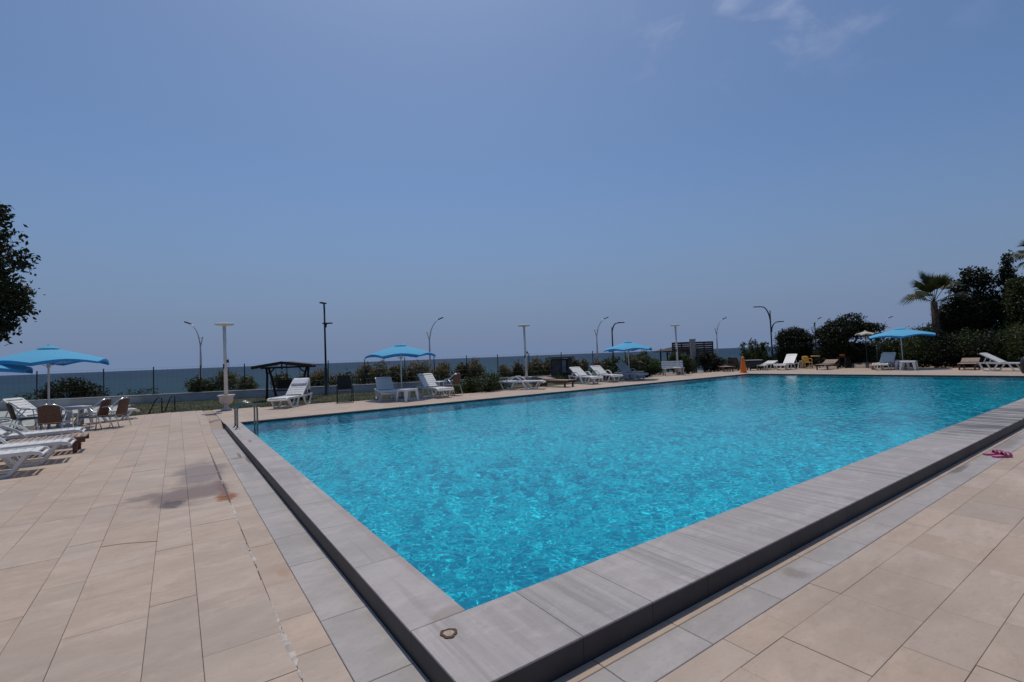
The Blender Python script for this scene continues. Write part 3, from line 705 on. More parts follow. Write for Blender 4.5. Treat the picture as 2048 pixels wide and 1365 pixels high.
# ------------------------------------------------------------------ parasols
def parasol(name, label, x, y, z, rad, top, mat=m_blue, val=m_val, nrib=6, rot=0.0, group='blue parasols round the pool', tilt=(0, 0), drop=.38, valance=.075, pole_mat=None):
    t = thing(name, label, 'parasol', (x, y, z), rot, group)
    pole = MB().tube([(0, 0, 0), (0, 0, top-.02)], .024, 10).build('pole', pole_mat or m_whitepaint, t)
    m = MB().box((0, 0, .035), (.42, .42, .07)); m.tube([(0, 0, .07), (0, 0, .30)], .034, 8); m.build('base', m_concrete, t)
    # canopy: sagging panels between ribs
    n = nrib*6; rings = [.12, .3, .5, .7, .86, 1.0]; c = MB()
    def zz(rr, w):
        ph = (w/(2*math.pi)*nrib) % 1.0; sag = math.sin(math.pi*ph); return top-.10-drop*(rr**1.1)-.05*rr**8+0.085*sag*rr**4
    def rr_(rr, w):
        ph = (w/(2*math.pi)*nrib) % 1.0; return rad*rr*(1-.11*math.sin(math.pi*ph)*rr)
    for q in rings:
        for k in range(n):
            w = 2*math.pi*k/n; c.v.append((rr_(q, w)*math.cos(w), rr_(q, w)*math.sin(w), zz(q, w)))
    for i in range(len(rings)-1):
        for k in range(n): c.f.append((i*n+k, (i+1)*n+k, (i+1)*n+(k+1) % n, i*n+(k+1) % n))
    can = c.build('canopy', mat, t, True)
    cap = MB()
    for q, h in ((.25, -.03), (.19, .0), (.09, .045), (.012, .06)):
        for k in range(16): w = 2*math.pi*k/16; cap.v.append((rad*.75*q*math.cos(w), rad*.75*q*math.sin(w), top-.10+h+(.012*math.sin(4*w) if q > .25 else 0)))
    for i in range(3):
        for k in range(16): cap.f.append((i*16+k, i*16+(k+1) % 16, (i+1)*16+(k+1) % 16, (i+1)*16+k))
    cap.build('vent_cap', mat, can, True)
    vl = MB()
    for j, (o_, dz) in enumerate(((1.0, 0), (1.006, -valance*.55), (1.0, -valance))):
        for k in range(n):
            w = 2*math.pi*k/n; q = rr_(1.0, w)*o_; fl = .02*math.sin(3*w+x)+random.uniform(-.006, .006) if j else 0
            vl.v.append((q*math.cos(w), q*math.sin(w), zz(1.0, w)+dz*(1+.12*math.sin(w*5+y))+fl))
    for i in range(2):
        for k in range(n): vl.f.append((i*n+k, (i+1)*n+k, (i+1)*n+(k+1) % n, i*n+(k+1) % n))
    vl.build('valance', val, can, True)
    for k in range(nrib):
        w = 2*math.pi*k/nrib
        rb = MB().tube([(.03*math.cos(w), .03*math.sin(w), top-.13)]+[(rad*q*math.cos(w), rad*q*math.sin(w), zz(q, w)-.018) for q in (.3, .6, .985)], .008, 5).build('rib', m_alu, t)
        MB().tube([(.03*math.cos(w), .03*math.sin(w), top-.62), (rad*.52*math.cos(w), rad*.52*math.sin(w), zz(.52, w)-.022)], .006, 5).build('strut', m_alu, rb)
    MB().tube([(0, 0, top-.66), (0, 0, top-.58)], .04, 8).build('runner', m_whitepaint, t)
    t.rotation_euler = (tilt[0], tilt[1], rot); return t
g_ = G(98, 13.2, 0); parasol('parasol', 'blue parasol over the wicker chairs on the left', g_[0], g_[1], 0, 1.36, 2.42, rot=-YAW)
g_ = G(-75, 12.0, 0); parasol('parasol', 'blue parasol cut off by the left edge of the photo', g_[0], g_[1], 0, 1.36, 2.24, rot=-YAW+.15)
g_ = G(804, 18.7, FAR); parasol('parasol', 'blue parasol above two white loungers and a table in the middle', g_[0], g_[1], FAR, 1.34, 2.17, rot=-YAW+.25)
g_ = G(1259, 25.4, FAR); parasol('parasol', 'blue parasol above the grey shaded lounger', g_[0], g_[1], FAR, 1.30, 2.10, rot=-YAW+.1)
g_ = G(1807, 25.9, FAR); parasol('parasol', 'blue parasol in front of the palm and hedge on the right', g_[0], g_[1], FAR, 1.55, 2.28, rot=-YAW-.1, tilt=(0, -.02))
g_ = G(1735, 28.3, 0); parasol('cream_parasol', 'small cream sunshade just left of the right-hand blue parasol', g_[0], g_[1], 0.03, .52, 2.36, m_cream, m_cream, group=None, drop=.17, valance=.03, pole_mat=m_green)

# ------------------------------------------------------------------ chairs
def bistro(label, x, y, z, face, group='wicker chairs with aluminium frames'):
    """face: direction the sitter looks, degrees clockwise from +y; local +x is forward"""
    t = thing('wicker_armchair', label, 'chair', (x, y, z), R(90-face), group)
    for s in (-1, 1):
        MB().tube([(.26, s*.26, 0), (.22, s*.265, .35), (.19, s*.27, .60), (.12, s*.275, .655), (-.02, s*.275, .665), (-.16, s*.265, .70), (-.26, s*.23, .80), (-.315, s*.10, .865), (-.325, 0, .875)], .0135, 7).build('arm_tube', m_alu, t, True)
        MB().tube([(-.34, s*.24, 0), (-.22, s*.22, .40), (-.05, s*.26, .655)], .013, 7).build('leg', m_alu, t, True)
        MB().tube([(.24, s*.24, .40), (-.22, s*.22, .385)], .011, 6).build('seat_rail', m_alu, t)
    m = MB()
    for i in range(7):
        for j in range(7):
            u_, v_ = i/6-.5, j/6-.5; m.v.append((.02+u_*.46, v_*.46, .425-.028*math.cos(u_*3)*math.cos(v_*3)))
    for i in range(6):
        for j in range(6): a = i*7+j; m.f.append((a, a+7, a+8, a+1))
    s_ = m.build('seat', m_wicker, t, True); q = s_.modifiers.new('thickness', 'SOLIDIFY'); q.thickness = .02
    m = MB()
    for i in range(8):
        for j in range(9):
            k = i/7; v_ = j/8-.5; wd = .44-.06*k; xx = -.20-.105*k+.055*(1-(2*v_)**2)*-1; zz_ = .44+.42*k-(.035*(2*v_)**2 if i == 7 else 0)
            m.v.append((xx, v_*wd, zz_))
    for i in range(7):
        for j in range(8): a = i*9+j; m.f.append((a, a+1, a+10, a+9))
    s_ = m.build('backrest', m_wicker, t, True); q = s_.modifiers.new('thickness', 'SOLIDIFY'); q.thickness = .02
    return t
def gd(px, py, z=0.0):                                   # ground point under a photo pixel
    d = fw+rt*((px-1024)/FPX)-up*((py-682.5)/FPX); k = (z-CAM.z)/d.z; p = CAM+d*k; return p.x, p.y
p = gd(226, 861); bistro('wicker armchair furthest right in the group under the left parasol', *p, 0, -62)
p = gd(188, 864); bistro('wicker armchair facing left, second from right under the left parasol', *p, 0, -66)
p = gd(110, 880); bistro('wicker armchair turned with its back to the pool under the left parasol', *p, 0, 12)
p = gd(52, 868); bistro('leftmost wicker armchair facing right under the left parasol', *p, 0, 70)
p = gd(905, 791, FAR); bistro('lone wicker armchair seen from behind beside the oleanders', *p, FAR, -20)

t = thing('garden_chair', 'black mesh garden chair standing alone on the far pool edge', 'chair', (*gd(690, 805, FAR), FAR), R(-102))
for s in (-1, 1):
    MB().tube([(.26, s*.27, 0), (.25, s*.27, .62), (.20, s*.27, .65), (-.22, s*.27, .66)], .016, 7).build('front_leg', m_black, t, True)
    MB().tube([(-.30, s*.26, 0), (-.20, s*.26, .42), (-.28, s*.25, .95)], .016, 7).build('rear_leg', m_black, t, True)
    MB().tube([(.25, s*.25, .42), (-.2, s*.25, .41)], .013, 6).build('seat_rail', m_black, t)
MB().box((.02, 0, .425), (.46, .50, .02)).build('seat', m_blackfab, t)
MB().box((-.245, 0, .72), (.02, .50, .50), Matrix.Rotation(R(-9), 3, 'Y')).build('backrest', m_blackfab, t)

def plastic_chair(label, x, y, z, face, mat, cat='chair', name='plastic_chair', sc_=1.0, group=None):
    t = thing(name, label, cat, (x, y, z), R(90-face), group); t.scale = (sc_,)*3
    for sx in (-1, 1):
        for s in (-1, 1): MB().tube([(sx*.24, s*.24, 0), (sx*.19, s*.21, .42)], [.02, .026], 7).build('leg', mat, t)
    MB().cbox(-.22, .23, -.23, .23, .41, .44, .015).build('seat', mat, t)
    m = MB()
    for i in range(5):
        for j in range(7):
            k = i/4; v_ = j/6-.5; m.v.append((-.20-.10*k-.05*(1-(2*v_)**2), v_*(.44-.04*k), .44+.42*k-(.05*(2*v_)**2 if i == 4 else 0)))
    for i in range(4):
        for j in range(6): a = i*7+j; m.f.append((a, a+1, a+8, a+7))
    b = m.build('backrest', mat, t, True); q = b.modifiers.new('thickness', 'SOLIDIFY'); q.thickness = .02
    for s in (-1, 1): MB().tube([(.18, s*.235, .42), (.16, s*.25, .63), (-.05, s*.25, .66), (-.24, s*.22, .68)], .018, 6).build('armrest', mat, t, True)
    return t
m_brown = simple('brown_plastic', (0.026, 0.017, 0.014), 0.45, 0.2, 5)
p = gd(1468, 742, FAR); plastic_chair('dark brown plastic armchair left of the orange cone', *p, FAR, 52, m_brown)
p = gd(1463, 738, FAR); plastic_chair('dark brown armchair half hidden behind the other brown one', p[0]-1.6, p[1]-1.1, FAR, 200, m_brown)
p = G(1615, 30.2, FAR); plastic_chair('yellow plastic child chair in front of the dark trees', p[0], p[1], FAR, 225, m_yellow, sc_=.92)
p = G(1632, 30.6, FAR); tb = thing('toy_table', 'dark-legged table with a yellow top beside the yellow chair', 'table', (p[0], p[1], FAR), .4)
MB().cbox(-.26, .26, -.26, .26, .72, .78, .01).build('table_top', m_yellow, tb)
for sx in (-1, 1):
    for s in (-1, 1): MB().box((sx*.21, s*.21, .36), (.05, .05, .72)).build('leg', m_brown, tb)

# ------------------------------------------------------------------ tables
def plastic_table(label, x, y, z, rz, s_=1.0, h=.45, group='square plastic tables', mat=m_white):
    t = thing('plastic_table', label, 'table', (x, y, z), rz, group); a = .27*s_
    MB().cbox(-a, a, -a, a, h-.03, h, .012).build('table_top', mat, t)
    for sx in (-1, 1):
        for sy in (-1, 1):
            m = MB(); w0, w1 = .075*s_, .055*s_
            m.v = [(sx*(a-.01), sy*(a-.01), h-.03), (sx*(a-.01-.11*s_), sy*(a-.01), h-.03), (sx*(a-.01-.11*s_), sy*(a-.03), h-.03), (sx*(a-.03), sy*(a-.01-.11*s_), h-.03), (sx*(a-.01), sy*(a-.01-.11*s_), h-.03),
                   (sx*(a+.02), sy*(a+.02), 0), (sx*(a+.02-w1), sy*(a+.02), 0), (sx*(a+.02-w1), sy*(a), 0), (sx*(a), sy*(a+.02-w1), 0), (sx*(a+.02), sy*(a+.02-w1), 0)]
            m.f = [(i, (i+1) % 5, (i+1) % 5+5, i+5) for i in range(5)]+[(5, 6, 7, 8, 9)]
            m.build('leg', mat, t)
    for s in (-1, 1):
        MB().box((0, s*(a-.015), h-.055), (2*a-.06, .02, .05)).build('apron', mat, t); MB().box((s*(a-.015), 0, h-.055), (.02, 2*a-.06, .05)).build('apron', mat, t)
    return t
p = gd(815, 803, FAR); plastic_table('white plastic table between two loungers under the middle parasol', *p, FAR, .25)
p = gd(1818, 741, FAR); plastic_table('front white plastic table beside the pole of the right-hand parasol', *p, FAR, .1, 1.15, .48)
p = gd(1803, 740, FAR); plastic_table('white plastic table half hidden behind the lounger by the palm', p[0]+.2, p[1], FAR, .2, 1.0, .48)
p = gd(150, 856); plastic_table('pale table standing among the wicker chairs', *p, 0, .5, 1.1, .62, mat=m_greyplastic)
t = thing('slim_table', 'slim white metal table left of the lone wicker chair', 'table', (*gd(879, 791, FAR), FAR), .3)
MB().cbox(-.22, .22, -.22, .22, .54, .565, .006).build('table_top', m_white, t)
for sx in (-1, 1):
    for s in (-1, 1): MB().tube([(sx*.2, s*.2, 0), (sx*.2, s*.2, .54)], .013, 6).build('leg', m_white, t)

# ------------------------------------------------------------------ white bench
t = thing('garden_bench', 'white slatted park bench in front of the wooden screen', 'bench', (*gd(1347, 751, FAR), FAR), R(-130))
for s in (-1, 1):
    m = MB(); m.sweep([(.26, 0), (.21, .22), (.24, .40)], s*.52, .06, .06); m.build('leg', m_pot, t)
    m = MB(); m.sweep([(-.30, 0), (-.20, .20), (-.20, .42), (-.32, .86)], s*.52, .06, .06); m.build('rear_leg', m_pot, t)
    MB().sweep([(.24, .385), (-.2, .385)], s*.52, .05, .05).build('seat_bearer', m_pot, t)
for k in range(4): MB().cbox(-.16+.115*k-.045, -.16+.115*k+.045, -.62, .62, .415, .44, .006).build('seat_slat', m_white, t)
for k in range(3):
    q = .52+.13*k; MB().box((-.20-(q-.42)*.27+.04, 0, q), (.022, 1.24, .10), Matrix.Rotation(R(-15), 3, 'Y')).build('back_slat', m_white, t)

# ------------------------------------------------------------------ swing under a small roof
p = G(577, 21.3, 0.02); t = thing('garden_swing', 'dark wooden garden swing under a small pitched roof', 'swing', (p[0], p[1], 0.02), -YAW+.10)
for s in (-1, 1):
    for e in (-1, 1):
        m = MB().tube([(s*.70, e*.55, 0), (s*.74, e*.40, .55), (s*.79, e*.22, 1.1), (s*.86, e*.12, 1.47)], [.055, .05, .048, .045], 7); m.build('post', m_darkwood, t, True)
    MB().tube([(s*.80, -.12, 1.22), (s*.62, -.12, 1.33), (s*.52, -.12, 1.46)], .03, 6).build('brace', m_darkwood, t, True)
    MB().tube([(s*.52, 0, 1.44), (s*.50, .05, .55)], .008, 5).build('chain', m_black, t)
MB().box((0, -.12, 1.47), (2.2, .08, .07)).build('beam', m_darkwood, t); MB().box((0, .32, 1.47), (2.2, .08, .07)).build('beam', m_darkwood, t)
for e in (-1, 1):
    rf_ = MB(); A = math.atan2(.17, 1.22)
    for k in range(7): 
        rr = MB().box((e*(.61), -.62+.2*k, 1.62), (1.26, .192, .03), Matrix.Rotation(e*A, 3, 'Y')); rr.build('roof_board', m_darkwood, t)
    MB().box((e*.61, -.74, 1.585), (1.27, .04, .13), Matrix.Rotation(e*A, 3, 'Y')).build('barge_board', m_darkwood, t)
MB().box((0, -.70, 1.52), (.05, .05, .26)).build('king_post', m_darkwood, t)
for k in range(5): MB().box((0, -.18+.1*k, .45), (1.16, .085, .03)).build('seat_slat', m_darkwood, t)
for k in range(4): MB().box((0, .28+.02*k, .56+.1*k), (1.16, .025, .08)).build('back_slat', m_darkwood, t)

# ------------------------------------------------------------------ disc lamps and urns
def disc_lamp(label, x, y, z, h, lean=0.0):
    t = thing('disc_lamp', label, 'lamp', (x, y, z), 0, 'white lamp posts with flat discs')
    MB().tube([(0, 0, 0), (lean*.4, 0, h*.5), (lean, 0, h-.08)], [.062, .056, .052], 10).build('pole', m_whitepaint, t, True)
    MB().lathe([(.05, h-.09), (.10, h-.06), (.27, h-.045), (.295, h-.02), (.295, h), (.26, h+.012), (.05, h+.02)], 24, (lean, 0, 0)).build('disc', m_whitepaint, t)
    MB().box((.06, -.03, h*.48), (.06, .06, .10)).build('clamp', m_black, t); MB().box((-.055, -.02, h*.41), (.05, .05, .16)).build('junction_box', m_black, t)
    m = MB().tube([(.075, -.03, h*.52), (.10, -.03, h*.46), (.085, -.02, h*.36), (.062, -.01, h*.30)], .006, 4); m.build('cable', m_black, t)
    return t
def urn(label, x, y, z, s_=1.0):
    t = thing('urn_planter', label, 'planter', (x, y, z), 0, 'white urn planters'); P = lambda L: [(r*s_*.86, h*s_*1.04) for r, h in L]
    MB().lathe(P([(.19, 0), (.19, .035), (.15, .06), (.085, .10), (.07, .15), (.095, .19)]), 20).build('foot', m_pot, t, True)
    MB().lathe(P([(.095, .19), (.19, .23), (.235, .30), (.245, .40), (.255, .455), (.305, .465), (.31, .50), (.27, .505), (.245, .47)]), 20).build('bowl', m_pot, t, True)
    MB().lathe(P([(.24, .455), (.12, .475), (.01, .48)]), 16).build('soil', m_soil, t); return t
p = gd(453, 821, FAR)
urn('white urn planter holding the nearest disc lamp', p[0], p[1], FAR, 1.0); disc_lamp('nearest white disc lamp, standing in an urn near the ladder', p[0], p[1], FAR+.48, 2.46, -.02)
p = G(1054, 23.4, .05); urn('white urn at the foot of the second disc lamp', p[0], p[1], .05, 1.0); disc_lamp('second disc lamp, left of the wooden hut', p[0], p[1], .51, 2.58, -.04)
p = G(1356, 28.8, .05); urn('urn at the foot of the disc lamp by the wooden screen', p[0], p[1], .05, 1.0); disc_lamp('third disc lamp, in front of the wooden screen', p[0], p[1], .51, 2.60, -.02)

# ------------------------------------------------------------------ promenade lamps
def arc_arm(sx, z0, reach, rise, n=8):
    return [(sx*reach*(math.sin(k/n*math.pi/2)**1.6)*1.0, 0, z0+rise*math.sin(k/n*math.pi/2*.98)) for k in range(n+1)]
def silver_lamp(label, px, d, ztop, sx, zb=-1.7):
    p = G(px, d, zb); H = ztop-zb; t = thing('promenade_lamp', label, 'street lamp', p, -YAW+random.uniform(-.15, .15), 'silver promenade lamps behind the beach')
    MB().tube([(0, 0, 0), (0, 0, H*.55), (0, 0, H*.72)], [.11, .085, .065], 8).build('pole', m_galv, t, True)
    z0 = H*.70; pts = [(0, 0, z0), (sx*.10, 0, z0+H*.07), (sx*.22, 0, z0+H*.14), (sx*.42, 0, z0+H*.20), (sx*.72, 0, z0+H*.255), (sx*1.0, 0, z0+H*.285)]
    MB().tube(pts, [.06, .055, .05, .045, .042, .04], 7).build('arm', m_galv, t, True)
    MB().tube([(0, 0, z0), (-sx*.14, 0, z0+H*.06), (-sx*.24, 0, z0+H*.12)], [.05, .045, .04], 6).build('short_arm', m_galv, t, True)
    MB().tube([(-sx*.32, 0, z0+H*.105), (sx*.10, 0, z0+H*.105)], .025, 5).build('cross_bar', m_galv, t)
    MB().box((sx*1.28, 0, z0+H*.30), (.62, .26, .10), Matrix.Rotation(-sx*.35, 3, 'Y')).build('lamp_head', m_black, t)
silver_lamp('silver promenade lamp left of the nearest disc lamp, head to the left', 403, 45, 5.9, -1)
silver_lamp('silver promenade lamp just right of the middle parasol', 862, 52, 6.0, 1)
silver_lamp('silver promenade lamp left of the green lamp above the fourth parasol', 1197, 61, 6.0, 1)
silver_lamp('silver promenade lamp right of the wooden screen', 1437, 69, 5.9, 1)
silver_lamp('silver promenade lamp between the round bush and the spreading tree', 1629, 78, 5.9, 1)
silver_lamp('silver promenade lamp rising right of the spreading tree', 1771, 81, 5.8, 1)

def green_lamp(label, px, d, zt, arms, zb=0.0):
    """arms: (height share, reach, direction in degrees, rise)"""
    p = G(px, d, zb); H = zt-zb; t = thing('green_lamp', label, 'street lamp', p, -YAW, 'dark green garden lamps')
    MB().lathe([(.13, 0), (.13, .05), (.085, .08), (.08, 1.35), (.055, 1.42)], 10).build('base_sleeve', m_green, t, True)
    zmax = max(a[0] for a in arms)*H
    MB().tube([(0, 0, 1.3), (0, 0, zmax-.3)], [.052, .045], 8).build('pole', m_green, t, True)
    for hs, reach, deg, rise in arms:
        c_, s_ = math.cos(R(deg)), math.sin(R(deg)); pts = []
        for k in range(9):
            a = k/8*math.pi/2; x_ = reach*.62*(1-math.cos(a)); z_ = hs*H-rise+rise*math.sin(a); pts.append((.05*c_+c_*x_ if hs < .999*zmax/H else c_*x_, s_*x_, z_))
        e = pts[-1]; pts.append((c_*reach, s_*reach, e[2]+.02))
        a_ = MB().tube(pts, [.045]*5+[.04]*5, 7).build('arm', m_green, t, True)
        MB().box((c_*(reach+.02), s_*(reach+.02), e[2]+.01), (.46, .15, .06), Matrix.Rotation(R(deg), 3, 'Z')).build('lamp_head', m_black, a_)
green_lamp('tall dark green lamp right of the swing canopy', 653, 24.2, 4.62, ((1.0, .10, -95, .3), (.78, .12, 0, .2)))
green_lamp('dark green lamp with one bent arm above the fourth parasol', 1228, 33, 3.62, ((1.0, .62, 0, .75),))
green_lamp('tall dark green lamp with two bent arms beside the round bush', 1546, 36, 4.6, ((1.0, .95, 180, 1.3), (.745, .72, 0, .75)))
green_lamp('short dark green lamp post left of the spreading tree', 1634, 40, 3.4, ((1.0, .22, 60, .5),))

# ------------------------------------------------------------------ hut, screen, small pergola
p = G(1125, 27.2, 0.02); t = thing('wooden_hut', 'small grey-brown board hut with a flat roof and glass door', 'hut', (p[0], p[1], .02), -YAW-.02)
MB().box((0, .33, .66), (1.08, .60, 1.28)).build('core', m_hutwood, t)
for k in range(5): MB().box((-.55+.055+.105*k, 0, .68), (.098, .035, 1.36)).build('plank', m_hutwood, t)
for k in range(3): MB().box((.33+.055+.09*k, 0, .68), (.084, .035, 1.36)).build('plank', m_hutwood, t)
for k in range(6): MB().box((-.585, .08+.105*k, .68), (.03, .098, 1.36)).build('plank', m_hutwood, t); MB().box((.585, .08+.105*k, .68), (.03, .098, 1.36)).build('plank', m_hutwood, t)
dr = MB(); dr.box((.15, -.005, .68), (.34, .03, 1.30)); d_ = dr.build('door', m_darkwood, t); MB().box((.12, -.026, .90), (.22, .012, .70)).build('pane', m_glass, d_); MB().box((.28, -.035, .62), (.02, .03, .10)).build('handle', m_steel, d_)
MB().cbox(-.70, .70, -.14, .76, 1.37, 1.46, .015).build('roof', m_hutwood, t)

p = G(1388, 32.3, 0.05); t = thing('slat_screen', 'dark wooden screen of horizontal boards beside a concrete pillar', 'screen', (p[0], p[1], .05), -YAW-.04)
for k in range(11):
    z_ = .55+.145*k; a, b = (-1.36, 1.36)
    MB().box((-.73, 0, z_), (1.22, .025, .139 if k not in (3, 4, 9) else .112), Matrix.Rotation(random.uniform(-.006, .006), 3, 'Y')).build('board', m_screen, t)
    MB().box((.76, 0, z_), (1.18, .025, .138 if k % 2 else .118), Matrix.Rotation(random.uniform(-.006, .006), 3, 'Y')).build('board', m_screen, t)
for x_ in (-1.33, -.72, -.10, .20, .77, 1.34): MB().box((x_, .045, 1.02), (.07, .06, 2.06)).build('upright', m_screen, t)
p2 = G(1388, 31.9, 0.05); t = thing('pillar', 'square grey concrete pillar in the middle of the wooden screen', 'pillar', (p2[0], p2[1], .05), -YAW-.04)
MB().cbox(-.15, .15, -.15, .15, 0, 2.17, .01).build('shaft', m_concrete, t); MB().cbox(-.165, .165, -.165, .165, 2.172, 2.25, .01).build('cap', m_concrete, t)

p = G(1352, 36.0, 0.0); t = thing('pergola', 'low hut roof with brown shingles partly behind the wooden screen', 'pergola', (p[0], p[1], 0), -YAW)
for sx in (-1, 1):
    for sy in (-1, 1): MB().box((sx*.85, sy*.8, .78), (.09, .09, 1.56)).build('post', m_darkwood, t)
for sx in (-1, 1):
    MB().tube([(sx*.85, -.8, 1.25), (sx*.6, -.8, 1.5)], .03, 5).build('brace', m_darkwood, t)
m = MB(); m.v = [(-1.3, -1.2, 1.48), (1.3, -1.2, 1.48), (1.3, 1.2, 1.48), (-1.3, 1.2, 1.48), (-.25, 0, 1.84), (.25, 0, 1.84), (-1.3, -1.2, 1.56), (1.3, -1.2, 1.56), (1.3, 1.2, 1.56), (-1.3, 1.2, 1.56)]
m.f = [(3, 2, 1, 0), (0, 1, 7, 6), (1, 2, 8, 7), (2, 3, 9, 8), (3, 0, 6, 9), (6, 7, 5, 4), (8, 9, 4, 5), (7, 8, 5), (9, 6, 4)]
m.build('roof', m_roof, t)

# ------------------------------------------------------------------ ladder, handrails, drain, slippers, cone and other small things
t = thing('pool_ladder', 'stainless steel pool ladder at the far left corner of the pool', 'ladder', (0, 10.8, .14))
for s in (-1, 1):
    yb = s*.25; pts = [(-.20, yb, 0), (-.20, yb, .42)]+[(-.20+.21*(1-math.cos(a)), yb, .42+.17*math.sin(a)) for a in [math.pi*k/10 for k in range(1, 10)]]+[(.22, yb, .42), (.22, yb, -.2), (.20, yb, -1.05)]
    rl = MB().tube(pts, .021, 10).build('rail', m_steel, t, True)
    MB().lathe([(.045, 0), (.045, .012), (.028, .022)], 14, (-.20, yb, 0)).build('flange', m_steel, rl)
for k in range(3): MB().cbox(.17, .25, -.25, .25, -.40-.25*k, -.37-.25*k, .006).build('rung', m_steel, t)
for (pa, pb, lab) in (((295, 831), (324, 829), 'left black bent handrail beside the lawn steps'), ((328, 826), (350, 824), 'right black bent handrail beside the lawn steps')):
    A = Vector((*gd(*pa, .03), .0)); B = Vector((*gd(*pb, .03), .0))
    t = thing('handrail', lab, 'handrail', A, 0, 'black handrails of the lawn steps'); d = B-A
    MB().tube([(0, 0, 0), d*.55+Vector((0, 0, .52)), d*.70+Vector((0, 0, .60)), d*.86+Vector((0, 0, .62)), d*.97+Vector((0, 0, .60)), d*1.0+Vector((0, 0, .52)), d], .018, 7).build('rail', m_black, t, True)
t = thing('drain_cover', 'small round rusty drain cover on the near corner of the coping', 'drain', (-.19, -.15, .14))
dv = MB(); n = 22
for rr, zz_ in ((.047, .001), (.045, .005), (.030, .006)):
    for k in range(n): w = 2*math.pi*k/n; q = rr*(1+.09*math.sin(3*w+1)+.06*math.sin(7*w)); dv.v.append((q*math.cos(w), q*math.sin(w), zz_))
for i in range(2):
    for k in range(n): dv.f.append((i*n+k, i*n+(k+1) % n, (i+1)*n+(k+1) % n, (i+1)*n+k))
dv.build('rim', m_rust, t); MB().lathe([(.031, .001), (.030, .0045), (.004, .005)], 18).build('centre', m_paleiron, t)

def slipper(label, x, y, z, rz, rx=0):
    t = thing('slipper', label, 'slipper', (x, y, z), rz, 'pink slippers'); t.rotation_euler = (rx, 0, rz)
    out = [(-.13, 0), (-.12, .032), (-.07, .038), (0, .034), (.06, .044), (.11, .042), (.135, .02), (.14, 0), (.135, -.018), (.10, -.040), (.05, -.042), (0, -.034), (-.07, -.036), (-.12, -.03)]
    m = MB(); n = len(out); m.v = [(a, b, 0) for a, b in out]+[(a*1.02, b*1.04, .014) for a, b in out]+[(a, b, .024) for a, b in out]
    m.f = [tuple(range(n))[::-1], tuple(range(2*n, 3*n))]+[(i, (i+1) % n, n+(i+1) % n, n+i) for i in range(n)]+[(n+i, n+(i+1) % n, 2*n+(i+1) % n, 2*n+i) for i in range(n)]
    m.build('sole', m_pink, t)
    for x0, x1 in ((.00, .045), (.05, .09)):
        m = MB()
        for k in range(9):
            w = math.pi*k/8; 
            for xx in (x0, x1): m.v.append((xx+(.02*math.cos(w) if x0 < .03 else -.012*math.cos(w)), .043*math.cos(w), .018+.047*math.sin(w)))
        for k in range(8): m.f.append((2*k, 2*k+1, 2*k+3, 2*k+2))
        b = m.build('strap', m_pinkdark if x0 < .03 else m_pink, t, True); q = b.modifiers.new('thickness', 'SOLIDIFY'); q.thickness = .006
slipper('pink slipper in front, toe pointing right, by the coping', 7.72, -.90, .001, -.50); slipper('pink slipper behind, lying against the other by the coping', 7.82, -.80, .001, -.62)

t = thing('orange_cone', 'tall orange tapered cone at the far corner of the pool', 'cone', (*gd(1487, 746, FAR), FAR), .3)
m = MB(); n = 24
for rr, zz_ in ((.175, .03), (.168, .10), (.13, .45), (.085, .80), (.07, .90), (.045, .94), (.01, .95)):
    for k in range(n): w = 2*math.pi*k/n; q = rr*(1+.06*math.cos(8*w)); m.v.append((q*math.cos(w), q*math.sin(w), zz_))
for i in range(6):
    for k in range(n): m.f.append((i*n+k, i*n+(k+1) % n, (i+1)*n+(k+1) % n, (i+1)*n+k))
m.build('body', m_orange, t, True); MB().cbox(-.19, .19, -.19, .19, 0, .032, .006).build('foot', m_orange, t)

p = gd(1508, 741, FAR); t = thing('dark_cabinet', 'low black covered grill between the orange cone and white lounger', 'grill', (p[0], p[1], FAR), -YAW)
MB().cbox(-.38, .38, -.25, .25, .20, .62, .05).build('body', m_black, t); MB().cbox(-.45, .45, -.28, .28, .63, .66, .01).build('lid', m_greyplastic, t)
for sx in (-1, 1):
    for s in (-1, 1): MB().box((sx*.32, s*.2, .10), (.05, .05, .20)).build('leg', m_black, t)
MB().box((.50, -.2, .05), (.16, .12, .10)).build('foot_block', m_white, t)
p = gd(1605, 737, FAR); t = thing('waste_bin', 'grey cylindrical waste bin left of the yellow chair', 'bin', (p[0], p[1], FAR))
MB().lathe([(.14, 0), (.16, .42), (.16, .44)], 16).build('body', m_concrete, t, True); MB().lathe([(.17, .44), (.17, .475), (.02, .49)], 16).build('rim', m_pot, t)
p = gd(1747, 740, FAR); t = thing('flower_pot', 'small brown flower pot at the foot end of the lounger by the palm', 'pot', (p[0], p[1], FAR))
MB().lathe([(.085, 0), (.11, .17), (.125, .18), (.125, .21), (.10, .21)], 16).build('pot', m_terra, t, True)
MB().lathe([(.10, .195), (.01, .20)], 12).build('soil', m_soil, t)
p = gd(1690, 735, FAR); t = thing('barbecue_stand', 'dark stand with an orange bowl under the spreading tree', 'stand', (p[0]-.6, p[1]-.1, FAR), .2)
for sx in (-1, 1):
    for s in (-1, 1): MB().box((sx*.25, s*.18, .32), (.06, .06, .64)).build('leg', m_brown, t)
MB().cbox(-.32, .32, -.24, .24, .64, .68, .01).build('top', m_brown, t); MB().lathe([(.06, .68), (.14, .74), (.16, .82), (.14, .83)], 16, (.03, 0, 0)).build('bowl', m_orange, t, True)
p = gd(1709, 735, FAR); t = thing('low_bench', 'low pale plank bench between the spreading tree and flower pot', 'bench', (p[0]+.8, p[1], FAR-.1), 1.2)
MB().cbox(-.65, .65, -.14, .14, .30, .335, .006).build('seat', m_pot, t)
for sx in (-1, 1): MB().box((sx*.5, 0, .15), (.06, .22, .30)).build('leg', m_pot, t)
